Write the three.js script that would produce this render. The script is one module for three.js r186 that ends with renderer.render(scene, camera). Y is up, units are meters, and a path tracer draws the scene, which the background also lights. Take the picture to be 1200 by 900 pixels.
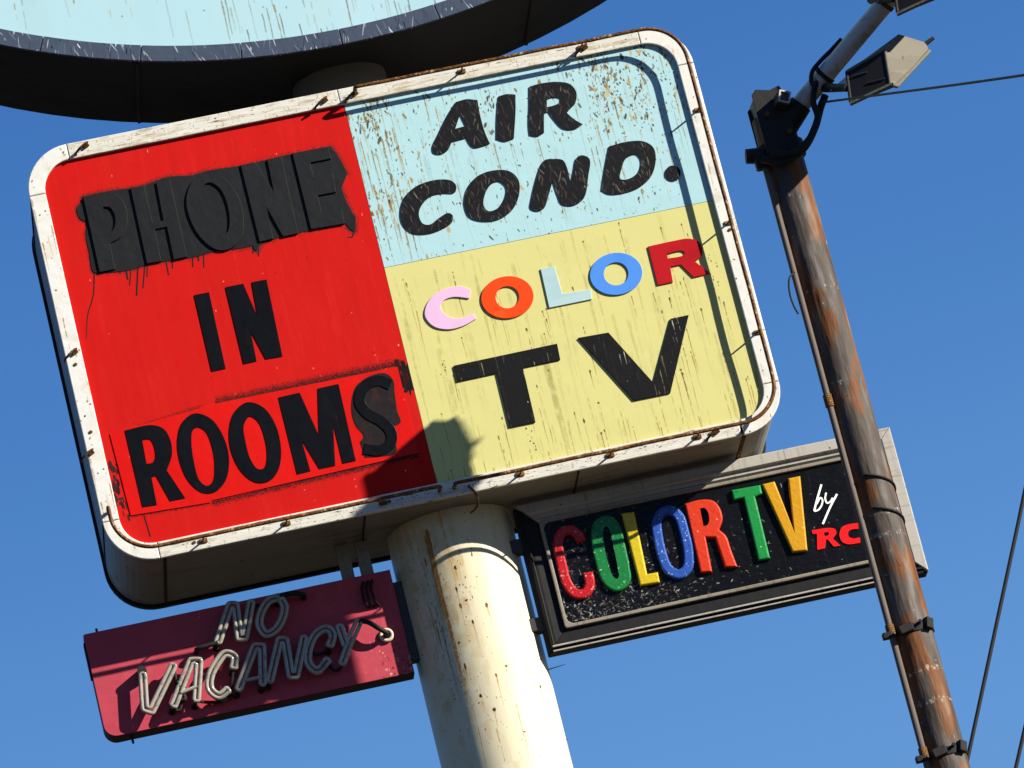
import * as THREE from 'three';
import { ConvexGeometry } from 'three/addons/geometries/ConvexGeometry.js';
import { RoundedBoxGeometry } from 'three/addons/geometries/RoundedBoxGeometry.js';
import { mergeGeometries } from 'three/addons/utils/BufferGeometryUtils.js';
import { ImprovedNoise } from 'three/addons/math/ImprovedNoise.js';

// ---------- camera, sky, sun, exposure ----------
const scene = new THREE.Scene();
const renderer = new THREE.WebGLRenderer({ antialias: true });
renderer.toneMapping = THREE.LinearToneMapping;
renderer.toneMappingExposure = 2.25;
renderer.shadowMap.enabled = true;
renderer.shadowMap.type = THREE.PCFSoftShadowMap;

// a telephoto view from eye height, tilted up 18 degrees and rolled 14 degrees
const camera = new THREE.PerspectiveCamera(7.921, 4 / 3, 0.5, 4000);
camera.position.set(-2.4579, 1.6, 18.6698);
{
  const th = THREE.MathUtils.degToRad(18), ps = THREE.MathUtils.degToRad(7.5), ro = THREE.MathUtils.degToRad(-14.1);
  const f = new THREE.Vector3(Math.sin(ps) * Math.cos(th), Math.sin(th), -Math.cos(ps) * Math.cos(th));
  const r = new THREE.Vector3().crossVectors(f, new THREE.Vector3(0, 1, 0)).normalize();
  const u = new THREE.Vector3().crossVectors(r, f);
  camera.up.copy(r.clone().multiplyScalar(-Math.sin(ro)).addScaledVector(u, Math.cos(ro)));
  camera.lookAt(camera.position.clone().add(f));
}
scene.add(camera);

const SUN_AZ = THREE.MathUtils.degToRad(60), SUN_EL = THREE.MathUtils.degToRad(24);
const SUN = new THREE.Vector3(Math.sin(SUN_AZ) * Math.cos(SUN_EL), Math.sin(SUN_EL), Math.cos(SUN_AZ) * Math.cos(SUN_EL));
{
  // clear blue sky: pale at the horizon, deep blue overhead, a soft brightening round the sun
  const W = 512, H = 256, data = new Float32Array(W * H * 4);
  const stops = [[-90, 0.0351, 0.0322, 0.0292], [-2, 0.0586, 0.0644, 0.0702], [0, 0.1172, 0.1874, 0.2693], [6, 0.0674, 0.1435, 0.2752], [13.5, 0.0551, 0.1404, 0.2987], [18, 0.0321, 0.1003, 0.2486], [23, 0.0214, 0.0728, 0.2125], [40, 0.0133, 0.0501, 0.1604], [90, 0.0087, 0.0348, 0.1269]];
  for (let j = 0; j < H; j++) {
    const el = ((j + .5) / H - .5) * 180;
    let k = 0; while (k < stops.length - 2 && el > stops[k + 1][0]) k++;
    const a = stops[k], b = stops[k + 1], t = Math.min(1, Math.max(0, (el - a[0]) / (b[0] - a[0])));
    for (let i = 0; i < W; i++) {
      const az = ((i + .5) / W - .5) * 2 * Math.PI, ce = Math.cos(el * Math.PI / 180);
      const d = ce * Math.cos(az) * SUN.x + Math.sin(el * Math.PI / 180) * SUN.y + ce * Math.sin(az) * SUN.z;
      const g = el > -2 ? .12 * Math.pow(Math.max(0, d), 24) : 0, o = (j * W + i) * 4;
      data[o] = a[1] + (b[1] - a[1]) * t + g; data[o + 1] = a[2] + (b[2] - a[2]) * t + g * .95; data[o + 2] = a[3] + (b[3] - a[3]) * t + g * .85; data[o + 3] = 1;
    }
  }
  const sky = new THREE.DataTexture(data, W, H, THREE.RGBAFormat, THREE.FloatType);
  sky.mapping = THREE.EquirectangularReflectionMapping;
  sky.magFilter = sky.minFilter = THREE.LinearFilter; sky.wrapS = THREE.RepeatWrapping; sky.needsUpdate = true;
  scene.background = sky; scene.environment = sky;
}
const sun = new THREE.DirectionalLight(new THREE.Color(1, .95, .85), 5);
sun.target.position.set(-.2, 7.8, 0);
sun.position.copy(sun.target.position).addScaledVector(SUN, 30);
sun.castShadow = true;
sun.shadow.mapSize.set(4096, 4096);
Object.assign(sun.shadow.camera, { left: -6, right: 6, top: 6, bottom: -6, near: 1, far: 70 });
sun.shadow.bias = -.0004;
scene.add(sun, sun.target);

// outlines of the lettering, in metres on the face each one belongs to (third entry 1 = sharp corner)
const OUT = {"sStroke":[[-0.4238,7.8111],[-0.4616,7.8361],[-0.5194,7.8216],[-0.5456,7.772],[-0.5271,7.7232],[-0.4827,7.6801],[-0.4613,7.6317],[-0.4786,7.5909],[-0.5207,7.5794],[-0.5698,7.5975]],"strips":[[[-1.4373,7.8464,1],[-1.089,7.8748,1],[-1.0739,7.5206,1],[-1.1459,7.522,1],[-1.4283,7.533,1]],[[-1.1061,7.8733,1],[-0.3837,7.8734,1],[-0.3844,7.5421,1],[-1.1399,7.5228,1]]],"patch":[[-1.3427,8.7482,1],[-1.2873,8.7509],[-1.2326,8.7499],[-1.1696,8.745],[-1.1246,8.7412],[-1.0908,8.7496],[-1.0292,8.7589],[-0.9401,8.7464],[-0.8838,8.752],[-0.7656,8.746],[-0.6637,8.7487],[-0.571,8.7513],[-0.4326,8.751,1],[-0.4133,8.7141],[-0.3924,8.6354,1],[-0.4264,8.5836,1],[-0.4199,8.523],[-0.4021,8.4601,1],[-0.4176,8.4125],[-0.4329,8.4256],[-0.4418,8.4472,1],[-0.5656,8.4486],[-0.676,8.4472],[-0.7618,8.4326,1],[-0.7799,8.413],[-0.7884,8.4364,1],[-0.8346,8.4347],[-0.9152,8.4425],[-1.0077,8.4373],[-1.0977,8.4433],[-1.1706,8.4436],[-1.2446,8.4383],[-1.3428,8.447,1],[-1.3673,8.4602],[-1.3655,8.5329],[-1.363,8.6007],[-1.3486,8.6514,1],[-1.3704,8.6689],[-1.3738,8.7089],[-1.3516,8.7276]],"drips":[[[-1.3628,8.4641],[-1.3861,8.3719],[-1.4209,8.302],[-1.4447,8.2153]],[[-1.2697,8.4486],[-1.2748,8.4332]],[[-1.2505,8.4444],[-1.2533,8.4061]],[[-1.2295,8.4447],[-1.2513,8.3814]],[[-1.206,8.4396],[-1.235,8.3389]],[[-1.1807,8.4389],[-1.2064,8.3618]],[[-1.1689,8.451],[-1.1835,8.4006]],[[-1.1042,8.4466],[-1.1072,8.3908]],[[-1.0794,8.4432],[-1.0877,8.4138]],[[-1.0077,8.4373],[-1.0152,8.4029]],[[-0.9869,8.4406],[-0.9901,8.4218]],[[-0.9664,8.4381],[-0.9775,8.3917]],[[-0.7867,8.436],[-0.7929,8.4081]],[[-0.7666,8.4317],[-0.7764,8.3918]],[[-0.4178,8.4194],[-0.4312,8.3929],[-0.4476,8.3935]]],"tvC":[[0.1347,7.1581],[0.1309,7.1873],[0.1055,7.2118],[0.0706,7.205],[0.0513,7.1703],[0.0458,7.0899],[0.0481,7.0173],[0.0692,6.9751],[0.1028,6.9695],[0.1263,6.9968],[0.1303,7.0429]],"tvO1":[[0.2182,7.2153],[0.2515,7.2155],[0.2676,7.1823],[0.2678,7.1287],[0.2633,7.0291],[0.256,6.9869],[0.2209,6.9671],[0.1915,6.9949],[0.1832,7.0594],[0.1852,7.1344],[0.1965,7.1885]],"tvO2":[[0.4082,7.126],[0.4056,7.0542],[0.4145,6.9925],[0.4468,6.9647],[0.4823,6.9806],[0.5006,7.0394],[0.5042,7.1268],[0.5004,7.175],[0.4765,7.2056],[0.4423,7.2024],[0.4164,7.1715]],"by":[[[1.033,7.184],[0.999,7.1242],[0.9821,7.0916]],[[0.9978,7.1157],[1.0168,7.1357],[1.0221,7.1274],[1.0153,7.1096],[0.9972,7.0927],[0.9821,7.0916]],[[1.0417,7.1501],[1.0328,7.1278],[1.0355,7.1118],[1.0464,7.1127],[1.0605,7.1261]],[[1.0792,7.1369],[1.0451,7.0975],[1.0006,7.038]]],"neon":{"n":[[[-1.2138,7.0804,1],[-1.1426,7.2029,1],[-1.1231,7.1986,1],[-1.135,7.0824,1],[-1.1166,7.0783,1],[-1.0656,7.2014,1]]],"o":[[[-0.9639,7.1955],[-1.001,7.1918],[-1.0372,7.1576],[-1.0549,7.1129],[-1.0405,7.073],[-1.0053,7.0802],[-0.9714,7.1159],[-0.9536,7.1607],[-0.9639,7.1955]]],"v":[[[-1.4986,7.0243,1],[-1.5177,6.9001,1],[-1.4955,6.8865,1],[-1.3858,7.0308,1]]],"a":[[[-1.4172,6.8862,1],[-1.3228,7.0299,1],[-1.2955,7.0239,1],[-1.3341,6.8877,1]],[[-1.3814,6.925,1],[-1.3202,6.936,1]]],"c":[[[-1.1795,6.9762],[-1.1694,7.0142],[-1.1956,7.0326],[-1.2346,7.0057],[-1.2702,6.9563],[-1.2766,6.9148],[-1.2526,6.8866],[-1.2163,6.9014]]],"a2":[[[-1.1793,6.8949,1],[-1.0906,7.034,1],[-1.0654,7.0284,1],[-1.0914,6.8948,1]],[[-1.1489,6.9207,1],[-1.0855,6.9209,1]]],"n2":[[[-1.0645,6.9007,1],[-0.9991,7.0384,1],[-0.9794,7.034,1],[-0.9873,6.9066,1],[-0.9691,6.9026,1],[-0.911,7.0323,1]]],"c2":[[[-0.8282,6.9815],[-0.81,7.0207],[-0.8241,7.0454],[-0.8621,7.0376],[-0.9035,6.9875],[-0.9156,6.9337],[-0.8929,6.9017],[-0.8472,6.9319]]],"y":[[[-0.7798,7.0464,1],[-0.7724,6.9718,1]],[[-0.7065,7.049,1],[-0.752,6.9862,1],[-0.8009,6.9081,1]]]},"letters":{"air":[{"n":"a","o":[[-0.0695,8.6686],[-0.0695,8.6459],[-0.0456,8.6351],[-0.0203,8.6432],[0.0036,8.6732,1],[0.0597,8.6769,1],[0.0662,8.6505],[0.0793,8.6341],[0.1131,8.6336],[0.1374,8.6374,1],[0.1299,8.6821],[0.1281,8.7508],[0.1321,8.8126,1],[0.0944,8.8242],[0.0534,8.8217,1],[0.0108,8.7762],[-0.038,8.7128]],"h":[[[0.0578,8.7728,1],[0.0684,8.7228,1],[0.0274,8.7203,1]]]},{"n":"i","o":[[0.2104,8.8105,1],[0.2428,8.8127],[0.2727,8.8039,1],[0.2562,8.7345],[0.2269,8.6384,1],[0.193,8.6344],[0.1647,8.6496,1],[0.1842,8.7273]],"h":[]},{"n":"r","o":[[0.3287,8.8238,1],[0.3721,8.827],[0.4346,8.8204],[0.4779,8.8007],[0.4913,8.7635],[0.4781,8.7264],[0.4492,8.7041],[0.4385,8.695,1],[0.4605,8.6629],[0.4847,8.6394,1],[0.4519,8.6272],[0.4119,8.6381],[0.3856,8.6837],[0.3747,8.7134,1],[0.3574,8.7126,1],[0.3392,8.6368,1],[0.3138,8.6287],[0.2866,8.6391,1],[0.2924,8.6811],[0.31,8.7456]],"h":[[[0.3801,8.7624,1],[0.4052,8.765],[0.4278,8.7567],[0.4241,8.7415],[0.403,8.7335],[0.3728,8.7321,1]]]},{"n":"c","o":[[-0.0338,8.5273],[-0.0199,8.5051],[-0.0313,8.4794],[-0.07,8.4855],[-0.1122,8.4857],[-0.1549,8.4612],[-0.1766,8.4265],[-0.1718,8.3884],[-0.148,8.3776],[-0.1066,8.3967],[-0.0725,8.4073],[-0.0584,8.3952],[-0.0677,8.3691],[-0.1121,8.3507],[-0.166,8.3456],[-0.2154,8.3597],[-0.2407,8.3956],[-0.2419,8.4407],[-0.2152,8.4968],[-0.165,8.531],[-0.1097,8.5416],[-0.068,8.5393]],"h":[]},{"n":"o","o":[[0.1212,8.5332],[0.1811,8.518],[0.2057,8.4787],[0.1936,8.4192],[0.1524,8.3662],[0.0975,8.3444],[0.0359,8.3522],[-0.0004,8.377],[-0.0074,8.4235],[0.0135,8.4809],[0.0601,8.5216]],"h":[[[0.1349,8.4884],[0.155,8.4615],[0.1407,8.4195],[0.1019,8.3851],[0.0709,8.3839],[0.0599,8.4088],[0.0751,8.4506],[0.1036,8.4817]]]},{"n":"n","o":[[0.2973,8.5154],[0.3173,8.5326],[0.3486,8.5303],[0.3809,8.5188],[0.3888,8.4899],[0.3879,8.4244,1],[0.4105,8.4738],[0.43,8.5149],[0.4531,8.5224],[0.477,8.5025],[0.4577,8.4409],[0.4207,8.3586],[0.3769,8.3399],[0.3379,8.354],[0.3306,8.3895],[0.3269,8.449,1],[0.2984,8.3965],[0.2706,8.3518],[0.2459,8.3459],[0.2233,8.362],[0.2353,8.3989]],"h":[]},{"n":"d","o":[[0.5573,8.535,1],[0.6223,8.5391],[0.6836,8.5281],[0.7137,8.4988],[0.7132,8.4535],[0.682,8.3922],[0.631,8.3581],[0.5646,8.3476],[0.5134,8.3554],[0.4906,8.375,1],[0.503,8.4085],[0.5335,8.4811]],"h":[[[0.6069,8.4765],[0.6463,8.485],[0.6582,8.4598],[0.6405,8.4182],[0.598,8.3969],[0.5677,8.4035],[0.5825,8.4422]]]},{"n":"full_stop","o":[[0.7873,8.3785],[0.78,8.3647],[0.7674,8.3563],[0.7528,8.3554],[0.7401,8.3622],[0.7327,8.375],[0.7327,8.3903],[0.7399,8.404],[0.7526,8.4125],[0.7672,8.4134],[0.7799,8.4066],[0.7872,8.3938]],"h":[]}],"color":[{"n":"c","o":[[-0.0605,8.1015,1],[-0.0871,8.1207],[-0.1345,8.1259],[-0.1855,8.1154],[-0.2275,8.0814],[-0.2442,8.0388],[-0.2233,7.9952],[-0.1754,7.9724],[-0.1219,7.973],[-0.0675,7.9899,1],[-0.0739,8.0118,1],[-0.1097,8.0042],[-0.1473,8.0094],[-0.1755,8.034],[-0.1827,8.0613],[-0.164,8.0829],[-0.1287,8.0886],[-0.0735,8.0714,1]],"h":[]},{"n":"o","o":[[0.1564,8.0396],[0.146,8.0096],[0.1227,7.9851],[0.0902,7.9699],[0.0533,7.9663],[0.0177,7.9748],[-0.0113,7.9942],[-0.0292,8.0214],[-0.0333,8.0524],[-0.023,8.0825],[0.0002,8.107],[0.0327,8.1223],[0.0697,8.1259],[0.1054,8.1174],[0.1344,8.098],[0.1523,8.0707]],"h":[[[0.1051,8.0431],[0.0989,8.0248],[0.0853,8.0107],[0.0669,8.0036],[0.0475,8.0049],[0.0309,8.0143],[0.0203,8.0301],[0.0179,8.049],[0.0241,8.0673],[0.0377,8.0814],[0.0561,8.0885],[0.0755,8.0872],[0.0922,8.0778],[0.1027,8.062]]]},{"n":"l","o":[[0.2035,8.1265,1],[0.2551,8.1256,1],[0.258,8.0165,1],[0.3621,8.0113,1],[0.357,7.9742,1],[0.1992,7.9747,1]],"h":[]},{"n":"o","o":[[0.5606,8.0433],[0.55,8.0132],[0.5265,7.9886],[0.4937,7.9734],[0.4566,7.9698],[0.4208,7.9783],[0.3919,7.9977],[0.374,8.025],[0.3701,8.0561],[0.3806,8.0863],[0.4041,8.1109],[0.4369,8.1262],[0.474,8.1299],[0.5099,8.1213],[0.5389,8.1019],[0.5568,8.0745]],"h":[[[0.5111,8.0466],[0.5044,8.0274],[0.49,8.0126],[0.4707,8.0052],[0.4504,8.0065],[0.433,8.0165],[0.422,8.033],[0.4196,8.0528],[0.4262,8.072],[0.4406,8.0868],[0.4599,8.0943],[0.4803,8.093],[0.4977,8.083],[0.5087,8.0665]]]},{"n":"r","o":[[0.6029,8.1275,1],[0.6965,8.1289],[0.7546,8.1256],[0.7887,8.1047],[0.7908,8.0658],[0.7711,8.0421],[0.7542,8.0374,1],[0.7966,7.9795,1],[0.7353,7.9773,1],[0.7024,8.0342,1],[0.6632,8.0345,1],[0.6584,7.9755,1],[0.6016,7.9755,1]],"h":[[[0.6615,8.0867,1],[0.7203,8.0863],[0.729,8.074],[0.717,8.0653],[0.6613,8.066,1]]]}],"tv":[{"n":"t","o":[[-0.1866,7.8337,1],[0.1949,7.836,1],[0.1917,7.7742,1],[0.0538,7.7738,1],[0.05,7.5639,1],[-0.0445,7.5644,1],[-0.0431,7.7736,1],[-0.1865,7.7724,1]],"h":[]},{"n":"v","o":[[0.274,7.8412,1],[0.385,7.8375,1],[0.4966,7.6185,1],[0.6151,7.8406,1],[0.6836,7.841,1],[0.547,7.5666,1],[0.4131,7.5675,1]],"h":[]}],"in":[{"n":"i","o":[[-1.0331,8.2948,1],[-0.9791,8.2941,1],[-0.9838,7.9987,1],[-1.0336,7.9987,1]],"h":[]},{"n":"n","o":[[-0.9172,8.3006,1],[-0.8527,8.2999,1],[-0.8287,8.1592,1],[-0.8216,8.2987,1],[-0.7675,8.298,1],[-0.7756,8.0005,1],[-0.8355,8.0026,1],[-0.8659,8.123,1],[-0.8698,8.0024,1],[-0.9167,8.0017,1]],"h":[]}],"rooms":[{"n":"r","o":[[-1.3824,7.8468,1],[-1.2865,7.8465],[-1.2474,7.8233],[-1.2329,7.7776],[-1.2391,7.7221],[-1.2692,7.6688,1],[-1.2277,7.5545,1],[-1.2812,7.555,1],[-1.3099,7.6571,1],[-1.3275,7.6569,1],[-1.3307,7.5515,1],[-1.3808,7.5544,1]],"h":[[[-1.3301,7.799,1],[-1.3025,7.795],[-1.2935,7.7599],[-1.3002,7.72],[-1.3146,7.7077],[-1.3339,7.7088,1]]]},{"n":"o","o":[[-1.1275,7.8562],[-1.0756,7.824],[-1.0472,7.7523],[-1.0441,7.6688],[-1.0708,7.592],[-1.1183,7.554],[-1.1628,7.5608],[-1.2008,7.6104],[-1.2166,7.6861],[-1.2096,7.7673],[-1.1777,7.8329]],"h":[[[-1.1273,7.8031],[-1.1041,7.7835],[-1.0934,7.721],[-1.0992,7.6499],[-1.1183,7.5942],[-1.1434,7.5822],[-1.1643,7.6075],[-1.1689,7.6756],[-1.161,7.7566],[-1.1477,7.7952]]]},{"n":"o","o":[[-0.9376,7.8571],[-0.8876,7.8295],[-0.8582,7.7627],[-0.8557,7.6687],[-0.8799,7.5912],[-0.9197,7.5535],[-0.9682,7.556],[-1.0076,7.5987],[-1.0298,7.676],[-1.0244,7.7577],[-0.9912,7.8283]],"h":[[[-0.9378,7.803],[-0.9138,7.778],[-0.9043,7.7105],[-0.9122,7.6397],[-0.9299,7.6043],[-0.9525,7.6041],[-0.9705,7.6422],[-0.9739,7.7155],[-0.9664,7.776]]]},{"n":"m","o":[[-0.8237,7.8508,1],[-0.7464,7.8526,1],[-0.7146,7.6791,1],[-0.68,7.8537,1],[-0.6037,7.8547,1],[-0.6078,7.5603,1],[-0.655,7.5603,1],[-0.6546,7.7179,1],[-0.6831,7.5582,1],[-0.74,7.5583,1],[-0.7787,7.6829,1],[-0.7736,7.5575,1],[-0.8212,7.5556,1]],"h":[]}],"spatch":[{"n":"s","o":[[-0.5472,7.8298],[-0.4961,7.8583],[-0.4316,7.8588],[-0.4096,7.8257],[-0.4152,7.7799],[-0.4219,7.7084],[-0.4197,7.6663],[-0.4492,7.654],[-0.4617,7.6131],[-0.4546,7.5752],[-0.4667,7.5571],[-0.5161,7.5566],[-0.5733,7.5651,1],[-0.577,7.626,1],[-0.5598,7.6451],[-0.5789,7.6909],[-0.5794,7.7534]],"h":[]}],"phone":[{"n":"p","o":[[-1.3436,8.7435,1],[-1.2523,8.7433],[-1.2113,8.7128],[-1.2022,8.6441],[-1.2323,8.5722],[-1.2861,8.5507,1],[-1.2877,8.4496,1],[-1.3457,8.4506,1]],"h":[[[-1.2827,8.6949,1],[-1.2569,8.6874],[-1.2451,8.6485],[-1.2586,8.6025],[-1.2867,8.5821,1]]]},{"n":"h","o":[[-1.17,8.7432,1],[-1.1197,8.743,1],[-1.1197,8.5947,1],[-1.0812,8.5952,1],[-1.0754,8.7443,1],[-1.0248,8.7451,1],[-1.0269,8.4415,1],[-1.0764,8.4406,1],[-1.074,8.5691,1],[-1.1179,8.5689,1],[-1.1211,8.4445,1],[-1.1736,8.4462,1]],"h":[]},{"n":"o","o":[[-0.8875,8.735],[-0.8334,8.7095],[-0.7994,8.6351],[-0.7962,8.5459],[-0.8262,8.4642],[-0.8798,8.4368],[-0.9231,8.4482],[-0.9656,8.5044],[-0.9877,8.5876],[-0.9828,8.6602],[-0.9457,8.721]],"h":[[[-0.8867,8.7052],[-0.8549,8.6747],[-0.8417,8.6098],[-0.8484,8.5376],[-0.8658,8.5003],[-0.8928,8.4944],[-0.9175,8.5233],[-0.9279,8.5844],[-0.9263,8.6627],[-0.9093,8.6983]]]},{"n":"n","o":[[-0.7638,8.7457,1],[-0.7086,8.7456,1],[-0.6689,8.6185,1],[-0.6661,8.7462,1],[-0.6126,8.7465,1],[-0.618,8.4443,1],[-0.6749,8.444,1],[-0.708,8.5709,1],[-0.71,8.4428,1],[-0.7615,8.4423,1]],"h":[]},{"n":"e","o":[[-0.571,8.7513,1],[-0.4385,8.7493,1],[-0.4385,8.7008,1],[-0.5157,8.7017,1],[-0.5158,8.6444,1],[-0.4456,8.645,1],[-0.4495,8.5708,1],[-0.5175,8.5718,1],[-0.5183,8.5031,1],[-0.4448,8.5029,1],[-0.4468,8.4453,1],[-0.57,8.4496,1]],"h":[]}],"tvs":[{"n":"l","o":[[0.2998,7.232,1],[0.3473,7.2278,1],[0.3365,6.9903,1],[0.3755,6.9892,1],[0.3733,6.9483,1],[0.2999,6.9521,1]],"h":[]},{"n":"r","o":[[0.5309,7.217,1],[0.5896,7.2205],[0.6348,7.2067],[0.6519,7.1732],[0.6513,7.1322],[0.6294,7.096,1],[0.6482,7.0666],[0.6526,7.0121],[0.6598,6.9445,1],[0.6147,6.9532,1],[0.6109,7.015],[0.6074,7.0687,1],[0.5748,7.0766,1],[0.5663,6.9463,1],[0.5237,6.9526,1]],"h":[[[0.5737,7.1936,1],[0.6005,7.1915],[0.6124,7.1661],[0.6055,7.1265],[0.59,7.1129],[0.5689,7.1138,1]]]},{"n":"t","o":[[0.7072,7.2316,1],[0.816,7.228,1],[0.8149,7.1924,1],[0.7868,7.1865,1],[0.7822,6.9498,1],[0.738,6.9525,1],[0.7432,7.1917,1],[0.7061,7.1916,1]],"h":[]},{"n":"v","o":[[0.8214,7.2285,1],[0.8695,7.23,1],[0.891,7.0282,1],[0.9184,7.2303,1],[0.9651,7.2299,1],[0.9205,6.9493,1],[0.8656,6.9559,1]],"h":[]}],"rc":[{"n":"r","o":[[0.9561,7.0237,1],[1.0194,7.0185],[1.0384,7.0099],[1.0396,6.9942],[1.022,6.9773,1],[1.0428,6.9452,1],[1.0178,6.9469,1],[1.0028,6.9788,1],[0.9973,6.9783,1],[0.9863,6.9479,1],[0.9567,6.9479,1],[0.9709,7.0072,1],[0.9556,7.0095,1]],"h":[[[0.9958,7.005,1],[1.0115,7.0043],[1.0129,6.9974],[1.0061,6.9918],[0.9956,6.9919,1]]]},{"n":"c","o":[[1.1253,7.0138,1],[1.0931,7.0165],[1.0653,7.0116],[1.0493,6.9866],[1.0516,6.9587],[1.0717,6.9443],[1.1157,6.9401,1],[1.1188,6.9603,1],[1.0947,6.9612],[1.0804,6.9715],[1.0841,6.9899],[1.0983,6.9955],[1.1219,6.9925,1]],"h":[]},{"n":"a","o":[[1.1281,6.9472,1],[1.1759,7.0081],[1.1984,7.013],[1.2117,7.0029],[1.22,6.9434,1],[1.1908,6.9432,1],[1.1864,6.9673,1],[1.1704,6.967,1],[1.1568,6.9453,1]],"h":[]}]},"brackets":[[-1.3047,8.9328,0.0],[-0.4235,8.9222,0.0],[-1.507,8.1678,0.0],[-1.5292,7.7856,0.0]],"conduit":[[0.9223,8.0422,0.86],[0.9096,7.6098,0.86],[0.9194,7.1533,0.86],[0.9193,6.6776,0.86],[0.9098,6.3093,0.86],[0.9151,5.8666,0.86],[0.9163,5.6255,0.86]],"wires":[[[1.172,8.2147,0.86],[1.0829,6.933,4.2]],[[2.4191,7.4308,-6.0],[3.0219,8.6375,-6.0]],[[2.6306,7.3458,-6.0],[2.7422,7.5601,-6.0]]],"misc":{"lampc":[[1.4338,8.2675,0.9]],"pinkhook":[[-1.6234,6.7768,-0.3]],"clamps":[[0.9281,6.3175,0.8],[0.9882,5.8672,0.8],[0.9726,8.0718,0.8]]},"flood":{"door":[[1.2375,8.2113,1.118],[1.3845,8.2491,1.168],[1.3613,8.0982,1.208],[1.2133,8.0771,1.158]],"back":[[1.4561,8.3156,1.098],[1.5588,8.2952,1.018],[1.5599,8.258,1.028],[1.3835,8.0996,1.178]],"rear":[[1.3084,8.2643,1.018],[1.465,8.3522,0.978],[1.35,8.1604,1.058]]},"flood2":[0.22,0.249,0.1],"floodTri":[[1.1885,8.1917,1.02],[1.2644,8.2371,1.02],[1.2516,8.1878,1.02]],"strip":[[-1.4373,7.8464,1],[-1.1084,7.8717,1],[-1.1052,7.8773,1],[-0.3837,7.8734,1],[-0.3844,7.5421,1],[-1.1371,7.5263,1],[-1.1463,7.5201,1],[-1.4283,7.533,1]],"armPts":[[1.1022,8.2183,0.86],[1.5005,8.485,1.1],[1.6084,8.5554,1.17]],"clutter":{"boxc":[[1.0427,8.2377,0.86]],"topL":[[0.9643,8.3008,0.82]],"topR":[[1.076,8.2799,0.82]],"strap":[[0.8961,8.0803,0.82],[1.0954,8.0794,0.82]],"cable":[[0.9179,8.04,0.9],[0.9784,8.0139,0.9],[1.0618,8.0412,0.9],[1.1259,8.1119,0.9],[1.1661,8.1846,0.9],[1.191,8.2217,0.9]],"cable2":[[0.9515,8.04,0.93],[1.0254,8.0305,0.93],[1.0974,8.0732,0.93],[1.138,8.1359,0.93],[1.1394,8.2008,0.93],[1.1715,8.2657,0.93],[1.2154,8.2693,0.93]],"strap2":[[1.1562,8.2365,0.945],[1.1481,8.2644,0.945],[1.1606,8.3009,0.945],[1.2,8.3349,0.945],[1.2446,8.3647,0.945],[1.29,8.3975,0.945]]},"spikes":[[-0.0291,6.7542,-0.25],[-0.0853,6.4831,-0.25],[-0.1029,6.3974,-0.25]],"hook":[[-0.2422,7.3783,-0.02],[-0.2244,7.3483,-0.02],[-0.2213,7.3085,-0.02],[-0.239,7.2864,-0.02],[-0.2567,7.2773,-0.02]]};
// ---------- helpers ----------
let seed = 7;
const rnd = () => { seed = (seed + 0x6D2B79F5) | 0; let t = Math.imul(seed ^ (seed >>> 15), 1 | seed); t = (t + Math.imul(t ^ (t >>> 7), 61 | t)) ^ t; return ((t ^ (t >>> 14)) >>> 0) / 4294967296; };
const rr = (a, b) => a + (b - a) * rnd();
const noise = new ImprovedNoise();
const fbm = (x, y, z = 0, o = 4) => { let s = 0, a = .5; for (let i = 0; i < o; i++) { s += a * noise.noise(x, y, z + i * 7.3); x *= 2.03; y *= 2.03; a *= .5; } return s; };
const V3 = (x, y, z) => new THREE.Vector3(x, y, z);

function thing(name, label, category, base, group) {
  const o = new THREE.Group(); o.name = name; o.position.set(...base);
  o.userData = { label, category }; if (group) o.userData.group = group;
  o.base = base; scene.add(o); return o;
}
function part(name, geo, mat, root, parent = root, label) {   // geometry is given in world metres
  geo.translate(-root.base[0], -root.base[1], -root.base[2]);
  const m = new THREE.Mesh(geo, mat); m.name = name; m.castShadow = m.receiveShadow = true;
  if (label) m.userData.label = label;
  parent.add(m); return m;
}
function canvasTex(w, h, draw, srgb = true) {
  const c = document.createElement('canvas'); c.width = Math.round(w); c.height = Math.round(h);
  draw(c.getContext('2d'), c.width, c.height);
  const t = new THREE.CanvasTexture(c); if (srgb) t.colorSpace = THREE.SRGBColorSpace;
  t.wrapS = t.wrapT = THREE.RepeatWrapping; t.magFilter = THREE.LinearFilter; return t;
}
function noiseTex(n, f, amp = 1, mid = .5, sx = 1, sy = 1) {   // grey tileable-looking grain, one square metre
  const d = new Uint8Array(n * n * 4);
  for (let j = 0; j < n; j++) for (let i = 0; i < n; i++) {
    const u = i / n, v = j / n, wu = Math.min(1, (1 - u) * 8), wv = Math.min(1, (1 - v) * 8);
    const g = (a, b) => fbm(a * f * sx, b * f * sy, 3.1);
    let s = g(u, v); if (wu < 1) s = s * wu + g(u - 1, v) * (1 - wu); if (wv < 1) s = s * wv + g(u, v - 1) * (1 - wv);
    const q = Math.max(0, Math.min(255, 255 * (mid + amp * s))), o = (j * n + i) * 4;
    d[o] = d[o + 1] = d[o + 2] = q; d[o + 3] = 255;
  }
  const t = new THREE.DataTexture(d, n, n); t.wrapS = t.wrapT = THREE.RepeatWrapping; t.magFilter = t.minFilter = THREE.LinearFilter; t.needsUpdate = true; return t;
}
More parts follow.
